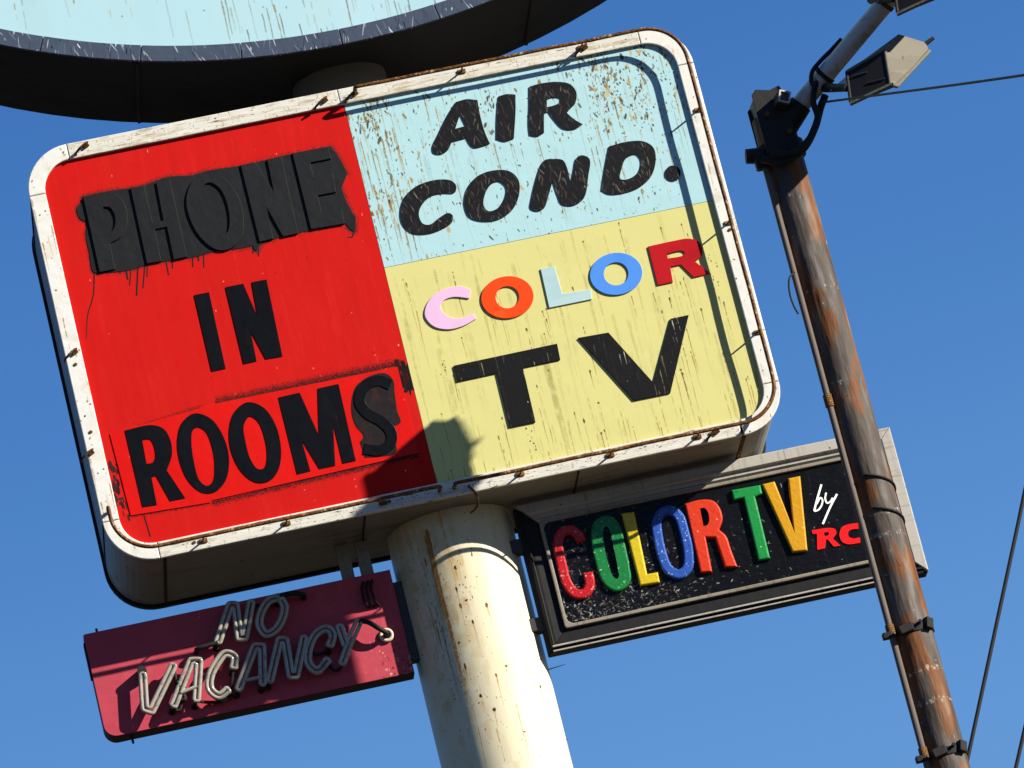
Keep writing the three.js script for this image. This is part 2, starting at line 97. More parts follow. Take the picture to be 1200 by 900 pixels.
// a polyline from control points; runs between sharp corners are splines
function sample(pts, closed = true, n = 5) {
  const res = [], N = pts.length;
  const cs = pts.map((p, i) => [p, i]).filter(([p]) => p[2]).map(q => q[1]);
  const run = (arr, loop) => {
    if (arr.length === 2 && !loop) { res.push([arr[0][0], arr[0][1]]); return; }
    const c = new THREE.CatmullRomCurve3(arr.map(p => V3(p[0], p[1], 0)), loop, 'centripetal');
    const k = (loop ? arr.length : arr.length - 1) * n, q = c.getPoints(k);
    for (let i = 0; i < k; i++) res.push([q[i].x, q[i].y]);
  };
  if (!closed) { 
    const cut = [0, ...cs.filter(i => i > 0 && i < N - 1), N - 1];
    for (let i = 0; i < cut.length - 1; i++) run(pts.slice(cut[i], cut[i + 1] + 1), false);
    res.push([pts[N - 1][0], pts[N - 1][1]]); return res;
  }
  if (!cs.length) { run(pts, true); return res; }
  for (let a = 0; a < cs.length; a++) {
    const i0 = cs[a], i1 = cs[(a + 1) % cs.length] + (a + 1 === cs.length ? N : 0), arr = [];
    for (let i = i0; i <= i1; i++) arr.push(pts[i % N]);
    run(arr, false);
  }
  return res;
}
const v2 = p => new THREE.Vector2(p[0], p[1]);
function toShape(outer, holes = []) {
  const s = new THREE.Shape(outer.map(v2)); for (const h of holes) s.holes.push(new THREE.Path(h.map(v2))); return s;
}
// parallel line at distance d on the left of an open or closed polyline
function offset(line, d, closed) {
  const N = line.length, out = [];
  for (let i = 0; i < N; i++) {
    const a = line[closed ? (i - 1 + N) % N : Math.max(0, i - 1)], b = line[i], c = line[closed ? (i + 1) % N : Math.min(N - 1, i + 1)];
    let x0 = b[0] - a[0], y0 = b[1] - a[1], x1 = c[0] - b[0], y1 = c[1] - b[1];
    const l0 = Math.hypot(x0, y0), l1 = Math.hypot(x1, y1);
    if (l0 < 1e-9) { x0 = x1 / l1; y0 = y1 / l1; } else { x0 /= l0; y0 /= l0; }
    if (l1 < 1e-9) { x1 = x0; y1 = y0; } else { x1 /= l1; y1 /= l1; }
    let nx = -(y0 + y1), ny = x0 + x1; const l = Math.hypot(nx, ny) || 1; nx /= l; ny /= l;
    const k = Math.min(1.8, 1 / Math.max(.3, nx * -y0 + ny * x0));
    out.push([b[0] + nx * d * k, b[1] + ny * d * k]);
  }
  return out;
}
function strokeShape(pts, hw, closed, n = 5) {
  const l = sample(pts, closed, n);
  if (closed) { const a = offset(l, hw, true), b = offset(l, -hw, true); const A = Math.abs(THREE.ShapeUtils.area(a.map(v2))), B = Math.abs(THREE.ShapeUtils.area(b.map(v2))); return A > B ? toShape(a, [b]) : toShape(b, [a]); }
  return toShape([...offset(l, hw, false), ...offset(l, -hw, false).reverse()]);
}
// extruded plate whose front face lies at z; uv in metres (x, y)
function plate(shape, z, depth, bevel = 0, bt = bevel, segs = 2) {
  const g = new THREE.ExtrudeGeometry(shape, { depth: Math.max(1e-4, depth - bt), bevelEnabled: bevel > 0, bevelSize: bevel, bevelOffset: -bevel, bevelThickness: bt, bevelSegments: segs, curveSegments: 10 });
  g.computeBoundingBox(); g.translate(0, 0, z - g.boundingBox.max.z); return g;
}
function uvRect(g, x0, y0, w, h) {
  const p = g.attributes.position, a = new Float32Array(p.count * 2);
  for (let i = 0; i < p.count; i++) { a[2 * i] = (p.getX(i) - x0) / w; a[2 * i + 1] = (p.getY(i) - y0) / h; }
  g.setAttribute('uv', new THREE.BufferAttribute(a, 2)); return g;
}
function uvBox(g, s = 1) {   // box-projected uv in metres
  if (g.index) g = g.toNonIndexed();
  const p = g.attributes.position, nn = g.attributes.normal, a = new Float32Array(p.count * 2);
  for (let i = 0; i < p.count; i += 3) {
    let nx = 0, ny = 0, nz = 0; for (let k = 0; k < 3; k++) { nx += nn.getX(i + k); ny += nn.getY(i + k); nz += nn.getZ(i + k); }
    nx = Math.abs(nx); ny = Math.abs(ny); nz = Math.abs(nz);
    for (let k = 0; k < 3; k++) {
      const x = p.getX(i + k), y = p.getY(i + k), z = p.getZ(i + k);
      const [u, v] = nz >= nx && nz >= ny ? [x, y] : nx >= ny ? [z, y] : [x, z];
      a[2 * (i + k)] = u * s; a[2 * (i + k) + 1] = v * s;
    }
  }
  g.setAttribute('uv', new THREE.BufferAttribute(a, 2)); return g;
}
function roundRect(x0, y0, x1, y1, r, n = 10) {   // r: radius or [bl, br, tr, tl]
  const R = Array.isArray(r) ? r : [r, r, r, r], out = [];
  const arc = (cx, cy, q, a0) => { if (q < 1e-6) { out.push([cx, cy]); return; } for (let i = 0; i <= n; i++) { const a = a0 + i / n * Math.PI / 2; out.push([cx + q * Math.cos(a), cy + q * Math.sin(a)]); } };
  arc(x0 + R[0], y0 + R[0], R[0], Math.PI); arc(x1 - R[1], y0 + R[1], R[1], 1.5 * Math.PI); arc(x1 - R[2], y1 - R[2], R[2], 0); arc(x0 + R[3], y1 - R[3], R[3], Math.PI / 2);
  return out;
}
function tube(pts, r, closed = false, seg = 0, radial = 8, tension = .5, type = 'centripetal') {
  const c = new THREE.CatmullRomCurve3(pts.map(p => V3(...p)), closed, type, tension);
  const g = new THREE.TubeGeometry(c, seg || Math.max(8, pts.length * 5), r, radial, closed);
  if (closed) return g;
  const caps = [g.toNonIndexed()];
  for (const [u, s] of [[0, -1], [1, 1]]) {
    const d = new THREE.CircleGeometry(r, radial).toNonIndexed(), t = c.getTangentAt(u).multiplyScalar(s);
    d.applyQuaternion(new THREE.Quaternion().setFromUnitVectors(V3(0, 0, 1), t)); const q = c.getPointAt(u); d.translate(q.x, q.y, q.z); caps.push(d);
  }
  return mergeGeometries(caps);
}
function polyTube(pts, r, radial = 8) {   // straight runs with round elbows
  const q = [];
  for (let i = 0; i < pts.length; i++) {
    const p = V3(...pts[i]);
    if (i && i < pts.length - 1) {
      const a = V3(...pts[i - 1]), b = V3(...pts[i + 1]), e = Math.min(r * 1.6, p.distanceTo(a) * .3, p.distanceTo(b) * .3);
      q.push(p.clone().addScaledVector(a.sub(p).normalize(), e), p.clone().addScaledVector(b.sub(p).normalize(), e));
    } else q.push(p);
  }
  const path = new THREE.CurvePath(); const g = [];
  for (let i = 0; i < q.length - 1; i++) if (q[i].distanceTo(q[i + 1]) > 1e-5) path.add(i % 2 ? new THREE.QuadraticBezierCurve3(q[i], V3(...pts[(i + 1) / 2]), q[i + 1]) : new THREE.LineCurve3(q[i], q[i + 1]));
  return new THREE.TubeGeometry(path, Math.max(12, q.length * 6), r, radial, false);
}
function rod(a, b, r, r2 = r, radial = 12) {
  const A = V3(...a), B = V3(...b), g = new THREE.CylinderGeometry(r2, r, A.distanceTo(B), radial);
  g.applyQuaternion(new THREE.Quaternion().setFromUnitVectors(V3(0, 1, 0), B.clone().sub(A).normalize()));
  const m = A.add(B).multiplyScalar(.5); g.translate(m.x, m.y, m.z); return g;
}
function rbox(cx, cy, cz, w, h, d, r = .004, rot) {
  const g = new RoundedBoxGeometry(w, h, d, 2, Math.min(r, w / 2.1, h / 2.1, d / 2.1)); if (rot) g.applyQuaternion(new THREE.Quaternion().setFromEuler(new THREE.Euler(...rot))); g.translate(cx, cy, cz); return g;
}
const std = (o) => new THREE.MeshPhysicalMaterial({ roughness: .6, specularIntensity: .25, color: o.map ? lin(.72, .72, .72) : undefined, ...o });   // old, chalky paint: little gloss
const lin = (r, g, b) => new THREE.Color().setRGB(r, g, b);

// ---------- materials ----------
const bumpFine = noiseTex(512, 24, .9), bumpSoft = noiseTex(256, 5, 1.0), roughN = noiseTex(256, 9, .9, .55);

function streak(g, x, y, len, w, col) {   // a run of rust or dirt, ragged and thinning out
  g.strokeStyle = col; g.lineCap = 'round'; let px = x, py = y; const n = Math.max(3, len / 9 | 0);
  for (let i = 0; i < n; i++) { const q = 1 - i / n; g.lineWidth = Math.max(.5, w * q * rr(.5, 1.2)); g.beginPath(); g.moveTo(px, py); px += rr(-1, 1) * .7; py += len / n; if (rnd() < .82) { g.lineTo(px, py); g.stroke(); } }
}
function chip(g, x, y, w, h, col, tilt = 0) {   // a ragged flake
  g.fillStyle = col; g.beginPath(); const n = 7;
  for (let i = 0; i < n; i++) { const a = i / n * 6.283, q = rr(.55, 1.15); const ex = Math.cos(a) * w * q, ey = Math.sin(a) * h * q; g.lineTo(x + ex * Math.cos(tilt) - ey * Math.sin(tilt), y + ex * Math.sin(tilt) + ey * Math.cos(tilt)); }
  g.closePath(); g.fill();
}
const PX = 800;   // texels per metre on the sign faces
const RUST = ['#5a3a1e', '#7c5226', '#9a6c34', '#3a2a1c', '#2a211a', '#b58b4e'];
const pick = a => a[rnd() * a.length | 0];

// white enamel of the frame: chipped, with rust at the chips
const whiteEnamel = canvasTex(1024, 1024, (g, W, H) => {
  g.fillStyle = '#e4e2da'; g.fillRect(0, 0, W, H);
  for (let i = 0; i < 260; i++) { g.globalAlpha = rr(.05, .16); chip(g, rnd() * W, rnd() * H, rr(8, 60), rr(6, 30), pick(['#b9ad92', '#fffdf6', '#cbb894', '#a79a86']), rr(0, 3)); }
  g.globalAlpha = 1;
  for (let i = 0; i < 420; i++) { g.globalAlpha = rr(.5, 1); chip(g, rnd() * W, rnd() * H, rr(1, 7), rr(1, 5), pick(RUST), rr(0, 3)); }
  for (let i = 0; i < 120; i++) { g.globalAlpha = rr(.25, .7); streak(g, rnd() * W, rnd() * H, rr(30, 160), rr(2, 9), pick(['#9a6c34', '#b58b4e', '#7c5226', '#c8a878'])); }
  g.globalAlpha = 1;
});
const M = {
  enamel: std({ map: whiteEnamel, roughness: .5, bumpMap: bumpFine, bumpScale: .0008 }),
  cabinet: std({ color: lin(.28, .265, .24), map: canvasTex(512, 512, (g, W, H) => {
    g.fillStyle = '#e8e4dc'; g.fillRect(0, 0, W, H);
    for (let i = 0; i < 160; i++) { g.globalAlpha = rr(.06, .2); chip(g, rnd() * W, rnd() * H, rr(10, 90), rr(4, 16), pick(['#8d8270', '#f4f0e6', '#6f6250']), rr(-.2, .2)); }
    for (let i = 0; i < 60; i++) { g.globalAlpha = rr(.3, .8); chip(g, rnd() * W, rnd() * H, rr(1, 4), rr(1, 6), pick(RUST)); }
    g.globalAlpha = 1;
  }), roughness: .5, bumpMap: bumpSoft, bumpScale: .003 }),
  blackIron: std({ color: lin(.018, .017, .016), roughness: .62, bumpMap: bumpFine, bumpScale: .001 }),
  darkSteel: std({ color: lin(.05, .048, .045), roughness: .5, metalness: .3, bumpMap: bumpFine, bumpScale: .0006 }),
  rust: std({ map: canvasTex(256, 256, (g, W, H) => { g.fillStyle = '#6b4826'; g.fillRect(0, 0, W, H); for (let i = 0; i < 900; i++) { g.globalAlpha = rr(.2, .8); chip(g, rnd() * W, rnd() * H, rr(1, 9), rr(1, 7), pick([...RUST, '#c9a97a', '#d8c7a4']), rr(0, 3)); } g.globalAlpha = 1; }), roughness: .85, bumpMap: bumpFine, bumpScale: .0015 }),
};

// ---------- the ground ----------
{
  const g = new THREE.PlaneGeometry(3000, 3000); g.rotateX(-Math.PI / 2);
  const tex = canvasTex(1024, 1024, (c, W, H) => {
    c.fillStyle = '#484239'; c.fillRect(0, 0, W, H);
    for (let i = 0; i < 9000; i++) { c.globalAlpha = rr(.1, .5); chip(c, rnd() * W, rnd() * H, rr(.7, 3), rr(.7, 3), pick(['#3c372f', '#585146', '#686052', '#332e27'])); }
    for (let i = 0; i < 30; i++) { c.globalAlpha = rr(.03, .1); chip(c, rnd() * W, rnd() * H, rr(30, 160), rr(30, 120), pick(['#3c372f', '#5c5448'])); }
    c.globalAlpha = 1;
  });
  tex.repeat.set(750, 750);
  const m = new THREE.Mesh(g, std({ map: tex, roughness: .95 })); m.name = 'ground'; m.receiveShadow = true;
  m.userData = { kind: 'structure', label: 'grey asphalt lot under the signs', category: 'ground' }; scene.add(m);
}

// ---------- the sign post ----------
const POLE = { x: -.302, z: -.38, r: .228 };
const post = thing('sign_pole', 'thick cream painted steel pole with rust streaks carrying the motel signs', 'pole', [POLE.x, 0, POLE.z]);
{
  const W = 1432, H = 1600, MH = 1.6;   // texture covers the girth and 1.6 m of height
  const paint = canvasTex(W, H, (g) => {
    g.fillStyle = '#e3d9b8'; g.fillRect(0, 0, W, H);
    for (let i = 0; i < 500; i++) { g.globalAlpha = rr(.04, .13); chip(g, rnd() * W, rnd() * H, rr(4, 26), rr(20, 180), pick(['#fbf6e0', '#c3b288', '#d3c49c', '#efe8cc', '#b8a982'])); }
    for (let i = 0; i < 26; i++) { g.globalAlpha = rr(.25, .6); streak(g, rnd() * W, rnd() * H, rr(120, 520), rr(3, 9), pick(['#b5853f', '#c49a58', '#a87636'])); }
    for (let i = 0; i < 60; i++) { g.globalAlpha = rr(.2, .5); streak(g, rnd() * W, rnd() * H, rr(40, 200), rr(1, 4), pick(['#a87636', '#8a7a5a', '#c0a56c'])); }
    for (let i = 0; i < 900; i++) { g.globalAlpha = rr(.35, .9); chip(g, rnd() * W, rnd() * H, rr(.8, 2.6), rr(1, 6), pick(RUST), rr(-.5, .5)); }
    for (let i = 0; i < 26; i++) { g.globalAlpha = .95; const x = rnd() * W, y = rnd() * H; chip(g, x, y, rr(3, 6), rr(4, 9), pick(['#3a2415', '#7a3c14', '#1c1712'])); if (rnd() < .5) { g.globalAlpha = .5; streak(g, x, y, rr(20, 90), 3, '#b5853f'); } }
    const Y = y => H * (5 - y / MH), U = u => u * W;
    for (let i = 0; i < 420; i++) { g.globalAlpha = rr(.05, .15); chip(g, U(.97 + rr(-.16, .14)), Y(6.5 + .84 * Math.pow(rnd(), .5)), rr(4, 30), rr(6, 60), pick(['#b5853f', '#a87636', '#c9a468', '#d8bd8a'])); }
    for (let i = 0; i < 9; i++) { g.globalAlpha = rr(.35, .7); streak(g, U(.925 + rr(-.006, .006)), Y(7.3), rr(300, 860), rr(6, 13), pick(['#b07a34', '#c09050', '#9a6428'])); }
    for (let i = 0; i < 12; i++) { g.globalAlpha = rr(.2, .5); streak(g, U(rr(.87, .92)), Y(rr(6.9, 7.3)), rr(60, 420), rr(3, 10), pick(['#9a6428', '#7a4a1c', '#b5853f', '#5a3a1e'])); }
    for (let i = 0; i < 260; i++) { g.globalAlpha = rr(.35, .9); chip(g, U(.98 + rr(-.14, .2)), Y(6.3 + .95 * Math.pow(rnd(), .6)), rr(1, 3.6), rr(1.5, 7), pick(RUST), rr(-.5, .5)); }
    for (const [u, y] of [[.965, 7.06], [.965, 7.0], [.985, 6.93], [.975, 7.14], [.96, 6.66], [.94, 6.78], [.985, 6.6], [.01, 6.72], [.03, 6.98]]) { g.globalAlpha = .95; chip(g, U(u), Y(y), rr(4, 8), rr(6, 15), pick(['#2c1b10', '#6b3214', '#1c1712'])); g.globalAlpha = .45; streak(g, U(u), Y(y), rr(60, 160), 6, '#b5853f'); }
    g.globalAlpha = 1;
  });
  // the orange run down the shaded side of the visible length, and the flecked band under the cabinet
  const cyl = (r, y0, y1) => {
    const g = new THREE.CylinderGeometry(r, r, y1 - y0, 64, 1, false); g.translate(POLE.x, (y0 + y1) / 2, POLE.z);
    const p = g.attributes.position, uv = g.attributes.uv;
    for (let i = 0; i < p.count; i++) uv.setY(i, p.getY(i) / MH);
    return g;
  };
  const m = std({ map: paint, roughness: .42, bumpMap: bumpSoft, bumpScale: .002 });
  part('lower_shaft', cyl(POLE.r, 0, 7.36), m, post);
  part('upper_shaft', cyl(.176, 7.362, 9.3), std({ color: lin(.1, .09, .075), map: M.cabinet.map, roughness: .7 }), post);  // shade under the oval sign is put into this dark colour
  part('base_plate', rbox(POLE.x, .02, POLE.z, .8, .04, .8, .01), M.darkSteel, post);
  for (const [x, y, z] of OUT.spikes) part('spike', rod([POLE.x + .2, y - .005, POLE.z + .04], [x + .012, y, POLE.z + .05], .0025, .001, 5), M.blackIron, post);
}

// ---------- the big cabinet sign ----------
const BX = { x0: -1.532, x1: .937, y0: 7.354, y1: 8.957, d: .6, r: .17, fl: .06 };
const sign = thing('motel_sign', 'large rounded red, pale blue and yellow cabinet sign with a chipped white frame', 'sign', [-.2975, 7.354, -.3]);
{
  const { x0, x1, y0, y1, d, r, fl } = BX, e = .007;
  const wall = toShape(roundRect(x0 + e, y0 + e, x1 - e, y1 - e, r - e), [roundRect(x0 + e + .006, y0 + e + .006, x1 - e - .006, y1 - e - .006, r - e - .006)]);
  part('cabinet', uvBox(plate(wall, -.0127, d - .04)), M.cabinet, sign);
  part('back_panel', uvBox(plate(toShape(roundRect(x0 + .02, y0 + .02, x1 - .02, y1 - .02, r - .02)), -d + .03, .004)), M.cabinet, sign);
  part('back_frame', uvBox(plate(toShape(roundRect(x0 - .004, y0 - .004, x1 + .004, y1 + .004, r), [roundRect(x0 + .05, y0 + .05, x1 - .05, y1 - .05, r - .05)]), -d + .02, .022, .002)), M.blackIron, sign);  // black here paints in the shade on the rear frame
  // sheet seams across the rim
  for (const [sx, w] of [[-1.343, .011], [-.62, .006], [.16, .006], [.77, .014]]) part('seam_strip', uvBox(rbox(sx, y0 + e - .002, -.3, w, .006, .53, .002)), sx > .5 ? M.rust : M.blackIron, sign);
  for (const sy of [7.55, 8.79]) part('seam_strip', uvBox(rbox(x0 + e - .002, sy, -.3, .006, .008, .53, .002)), M.blackIron, sign);
  // front frame: four straight rails and four corner pieces with open butt joints
  const gap = .0025, zf = 0, th = .0125, in_ = fl;
  const rail = (a, b, c, dd) => uvBox(plate(toShape(roundRect(a, b, c, dd, 0)), zf, th, .003));
  // along the top the enamel has weathered to grimy cream; along the bottom it has flaked off in black patches
  const bad = (n1, n2, cols) => std({ map: canvasTex(2048, 128, (g, W, H) => {
    g.fillStyle = '#dcd8cb'; g.fillRect(0, 0, W, H);
    for (let i = 0; i < n1; i++) { g.globalAlpha = rr(.12, .4); chip(g, rnd() * W, rnd() * H, rr(2, 50), rr(2, 14), pick(cols)); }
    for (let i = 0; i < n2; i++) { g.globalAlpha = rr(.7, 1); const x = rnd() * W, y = H * (.5 + .5 * Math.pow(rnd(), 1.5) * (rnd() < .5 ? -1 : 1)); chip(g, x, y, rr(1, 5) * (rnd() < .15 ? 4 : 1), rr(1, 4), pick(['#1c1814', '#2c231a', '#4a3520', '#0f0d0b']), rr(-.3, .1)); }
    for (let i = 0; i < n1 / 2; i++) { g.globalAlpha = rr(.3, .7); streak(g, rnd() * W, rnd() * H, rr(10, 50), rr(1, 3), pick(['#8a6430', '#a98850', '#5f4524'])); }
    g.globalAlpha = 1;
  }), roughness: .6, bumpMap: bumpFine, bumpScale: .001 });
  const topM = bad(420, 110, ['#b7a98c', '#efece2', '#a08c66', '#c9bda2', '#8f7a58']), botM = bad(190, 380, ['#b9b2a2', '#f4f2ec', '#a99a7e']);
  const railU = (a, b, c, dd) => uvRect(plate(toShape(roundRect(a, b, c, dd, 0)), zf, th, .003), -1.4, b, 2.3, dd - b);
  part('frame_rail', railU(x0 + r + gap, y1 - in_, -.36, y1), topM, sign);
  part('frame_rail', railU(-.36 + gap, y1 - in_, x1 - r - gap, y1), topM, sign);
  part('frame_rail', railU(x0 + r + gap, y0, .76 - gap, y0 + in_), botM, sign);
  part('frame_rail', rail(x0, y0 + r + gap, x0 + in_, y1 - r - gap), M.enamel, sign);
  part('frame_rail', rail(x1 - in_, y0 + r + gap, x1, y1 - r - gap), M.enamel, sign);
  const cornerPiece = (cx, cy, a0) => { const o = [], n = 12; for (let i = 0; i <= n; i++) { const a = a0 + i / n * Math.PI / 2; o.push([cx + r * Math.cos(a), cy + r * Math.sin(a)]); } for (let i = n; i >= 0; i--) { const a = a0 + i / n * Math.PI / 2; o.push([cx + (r - in_) * Math.cos(a), cy + (r - in_) * Math.sin(a)]); } return uvBox(plate(toShape(o), zf, th, .003)); };
  part('frame_corner', cornerPiece(x0 + r, y0 + r, Math.PI), M.enamel, sign);
  part('frame_corner', cornerPiece(x1 - r, y0 + r, 1.5 * Math.PI), M.enamel, sign);
  part('frame_corner', cornerPiece(x1 - r, y1 - r, 0), M.enamel, sign);
  part('frame_corner', cornerPiece(x0 + r, y1 - r, Math.PI / 2), M.enamel, sign);
  // fixing screws of the frame
  const screwAt = []; for (let i = 0; i < 9; i++) { screwAt.push([x0 + .25 + i * .24, y1 - .03], [x0 + .3 + i * .235, y0 + .03]); } for (let i = 0; i < 5; i++) screwAt.push([x0 + .03, y0 + .25 + i * .26], [x1 - .03, y0 + .25 + i * .26]);
  for (const [sx, sy] of screwAt) { if (rnd() < .7) continue; const g = new THREE.CylinderGeometry(.0055, .0065, .004, 10); g.rotateX(Math.PI / 2); g.translate(sx, sy, .002); part('screw', g, M.rust, sign); }

  // ---- the three painted faces ----
  const fx0 = x0 + .035, fx1 = x1 - .035, fy0 = y0 + .035, fy1 = y1 - .035, dv = -.345, hv = 8.252, fr = r - .03, zF = -.014, q = .0008;
  const face = (name, a, b, c, dd, rad, draw, label) => {
    const w = c - a, h = dd - b, map = canvasTex(w * PX, h * PX, (g, W, H) => draw(g, W, H, x => (x - a) * PX, y => (dd - y) * PX));
    return part(name, uvRect(plate(toShape(roundRect(a, b, c, dd, rad)), zF, .005), a, b, w, h), std({ map, roughness: .6, specularIntensity: .2, bumpMap: bumpSoft, bumpScale: .0015 }), sign, sign, label);
  };
  const grime = (g, W, H, n, cols, wmax) => { for (let i = 0; i < n; i++) { g.globalAlpha = rr(.05, .2); streak(g, rnd() * W, rnd() * H, rr(40, 330), rr(1, wmax), pick(cols)); } g.globalAlpha = 1; };
  face('red_face', fx0, fy0, dv - q, fy1, [fr, 0, 0, fr], (g, W, H, X, Y) => {
    g.fillStyle = '#c60c04'; g.fillRect(0, 0, W, H);
    for (let i = 0; i < 240; i++) { g.globalAlpha = rr(.03, .09); chip(g, rnd() * W, rnd() * H, rr(10, 90), rr(20, 160), pick(['#c41408', '#dc1a0a', '#c82a14', '#b51006'])); }
    g.globalAlpha = 1;
    for (let i = 0; i < 50; i++) { g.globalAlpha = rr(.04, .12); streak(g, W * (.62 + .36 * rnd()), rnd() * H, rr(60, 400), rr(2, 7), pick(['#d84a30', '#a81408', '#e0604a'])); }
    for (let i = 0; i < 380; i++) { g.globalAlpha = rr(.025, .07); chip(g, rnd() * W, rnd() * H, rr(2, 16), rr(30, 240), pick(['#8e0a04', '#e8402c', '#a01008', '#d85040'])); }
    for (let i = 0; i < 14; i++) { g.globalAlpha = rr(.15, .4); streak(g, W * (.55 + .4 * rnd()), rnd() * H * .9, rr(60, 300), rr(1, 3), pick(['#f08c78', '#6b0a06', '#e86a54'])); }
    for (let i = 0; i < 90; i++) { g.globalAlpha = rr(.3, .8); chip(g, W * Math.pow(rnd(), .6), rnd() * H, rr(.8, 2.4), rr(1, 6), pick(['#efc9b8', '#f4e6d8', '#5a1008', '#3a0a06'])); }
    // black overspray round the pasted strips and the blacked-out word
    const spray = (ax, ay, bx, by, off, spread, n, al) => { for (let i = 0; i < n; i++) { const t = rnd(), d = Math.abs((rnd() + rnd() + rnd()) / 1.5 - 1) * spread * Math.sign(off); g.globalAlpha = al * rr(.3, 1); const x = ax + (bx - ax) * t, y = ay + (by - ay) * t + d; g.fillStyle = pick(['#0d0b0c', '#1c0a0a', '#141018']); g.beginPath(); g.ellipse(X(x), Y(y), rr(.6, 2), rr(.5, 1.4), 0, 0, 6.3); g.fill(); } };
    const [sa, sb, sc, sd] = OUT.strips[1];
    spray(sa[0] + .06, sa[1], sb[0] + .02, sb[1] + .004, 1, .038, 6500, .55);
    spray(sd[0], sd[1], sc[0], sc[1], -1, .025, 4200, .6);
    const [ta, tb, , td, te] = OUT.strips[0];
    spray(ta[0] + .1, ta[1] - .0, tb[0], tb[1], 1, .02, 700, .4);
    spray(te[0], te[1], td[0], td[1], -1, .015, 700, .45);
    g.globalAlpha = .92;
    for (let i = 0; i < 60; i++) chip(g, X(rr(sb[0] - .005, sb[0] + .045)), Y(rr(sb[1] - .1, sb[1] + .01)), rr(2, 10), rr(6, 22), pick(['#17070a', '#26090a', '#0f0c10']));
    for (let i = 0; i < 46; i++) chip(g, X(rr(te[0] - .055, te[0] - .005)), Y(rr(te[1] - .01, te[1] + .2)), rr(2, 8), rr(5, 20), pick(['#2b2322', '#3a1712', '#1a1416']));
    g.strokeStyle = '#17181a'; g.lineCap = 'round';
    g.lineWidth = 4; g.beginPath(); g.moveTo(X(te[0] + .045), Y(te[1] - .01)); g.lineTo(X(te[0] + .05), Y(te[1] - .09)); g.stroke();
    OUT.drips.forEach((p, i) => { g.globalAlpha = .95; const q = sample(p, false, 8), w0 = i ? rr(5, 9) : 4.5; for (let k = 1; k < q.length; k++) { g.lineWidth = w0 * (1 - .6 * k / q.length); g.beginPath(); g.moveTo(X(q[k - 1][0]), Y(q[k - 1][1]) - (k === 1 ? 8 : 0)); g.lineTo(X(q[k][0]), Y(q[k][1])); g.stroke(); } });
    const P = sample(OUT.patch); for (let k = 0; k < 16000; k++) { const p = P[rnd() * P.length | 0]; g.globalAlpha = rr(.08, .4); g.fillStyle = pick(['#1b2528', '#22211f', '#141a1e']); g.beginPath(); g.arc(X(p[0] + (rnd() + rnd() + rnd() - 1.5) * .012), Y(p[1] + (rnd() + rnd() + rnd() - 1.5) * .012), rr(.5, 1.4), 0, 6.3); g.fill(); }
    g.globalAlpha = 1;
  }, 'red painted face, lettering partly blacked out');
  face('pale_blue_face', dv + q, hv + q, fx1, fy1, [0, 0, fr, 0], (g, W, H, X, Y) => {
    g.fillStyle = '#aed4d8'; g.fillRect(0, 0, W, H);
    for (let i = 0; i < 40; i++) { g.globalAlpha = rr(.05, .15); streak(g, rnd() * W, rnd() * H * .5, rr(120, 420), rr(5, 14), pick(['#8d9a8c', '#a39a78', '#7d9496'])); }
    grime(g, W, H, 260, ['#86aaac', '#c8e4e6', '#8f9a86', '#9dc2c6'], 6);
    // rust flakes thick at the two upper corners, thin elsewhere
    for (let i = 0; i < 12000; i++) {
      const x = rr(dv, fx1), y = rr(hv, fy1), n = fbm(x * 9, y * 5, 2) + .25;
      const l = Math.exp(-((x + .26) ** 2) / .004) * Math.min(1, (y - 8.42) * 3), rgt = Math.exp(-((x - .68) ** 2) / .02) * Math.min(1, (y - 8.5) * 3.4), dens = .1 + .95 * Math.max(0, l) + 1.1 * Math.max(0, rgt) + .12 * Math.max(0, (y - 8.6) * 2);
      if (rnd() > dens * (n * 1.6)) continue;
      g.globalAlpha = rr(.45, .95); const big = rnd() < .12;
      chip(g, X(x), Y(y), big ? rr(3, 6) : rr(1, 3.2), big ? rr(7, 18) : rr(2, 8), pick(['#7a5a30', '#a3773a', '#3c3226', '#c2a468', '#5b4a34', '#2b2a26', '#4a4438', '#8a6a3a']), rr(-.5, .5));
    }
    for (let i = 0; i < 130; i++) { const x = rnd() < .45 ? -.345 + Math.abs(rr(0, .16)) : rr(dv, fx1); g.globalAlpha = rr(.3, .75); streak(g, X(x), Y(rr(8.4, 8.88)), rr(30, 190), rr(2, 6), pick(['#8a6a38', '#a3814a', '#6b5a3c'])); }
    for (let i = 0; i < 60; i++) { g.globalAlpha = .8; const x = rnd() * W, y = rnd() * H; chip(g, x, y, rr(.8, 2), rr(1, 3.5), '#2c2620'); if (rnd() < .6) { g.globalAlpha = .5; streak(g, x, y, rr(15, 80), 2, '#7a6238'); } }
    g.globalAlpha = 1;
  }, 'pale blue painted face with flaking paint');
  face('yellow_face', dv + q, fy0, fx1, hv - q, [0, fr, 0, 0], (g, W, H, X, Y) => {
    g.fillStyle = '#d6cf86'; g.fillRect(0, 0, W, H);
    for (let i = 0; i < 46; i++) { g.globalAlpha = rr(.08, .22); streak(g, rnd() * W, rnd() * H * .6, rr(200, 520), rr(5, 16), pick(['#a8985a', '#b5a768', '#8f8048'])); }
    grime(g, W, H, 280, ['#bcb164', '#e2dca0', '#a89b58', '#c8c07a'], 9);
    for (let i = 0; i < 70; i++) { const x = rnd() * W, y = rnd() * H; g.globalAlpha = rr(.5, .9); chip(g, x, y, rr(1.5, 4), rr(2.5, 8), pick(['#2a2218', '#4b3820', '#6b5528'])); g.globalAlpha = rr(.35, .75); streak(g, x, y, rr(30, 230), rr(2, 4.5), pick(['#8a7330', '#6b5528', '#a08c48'])); }
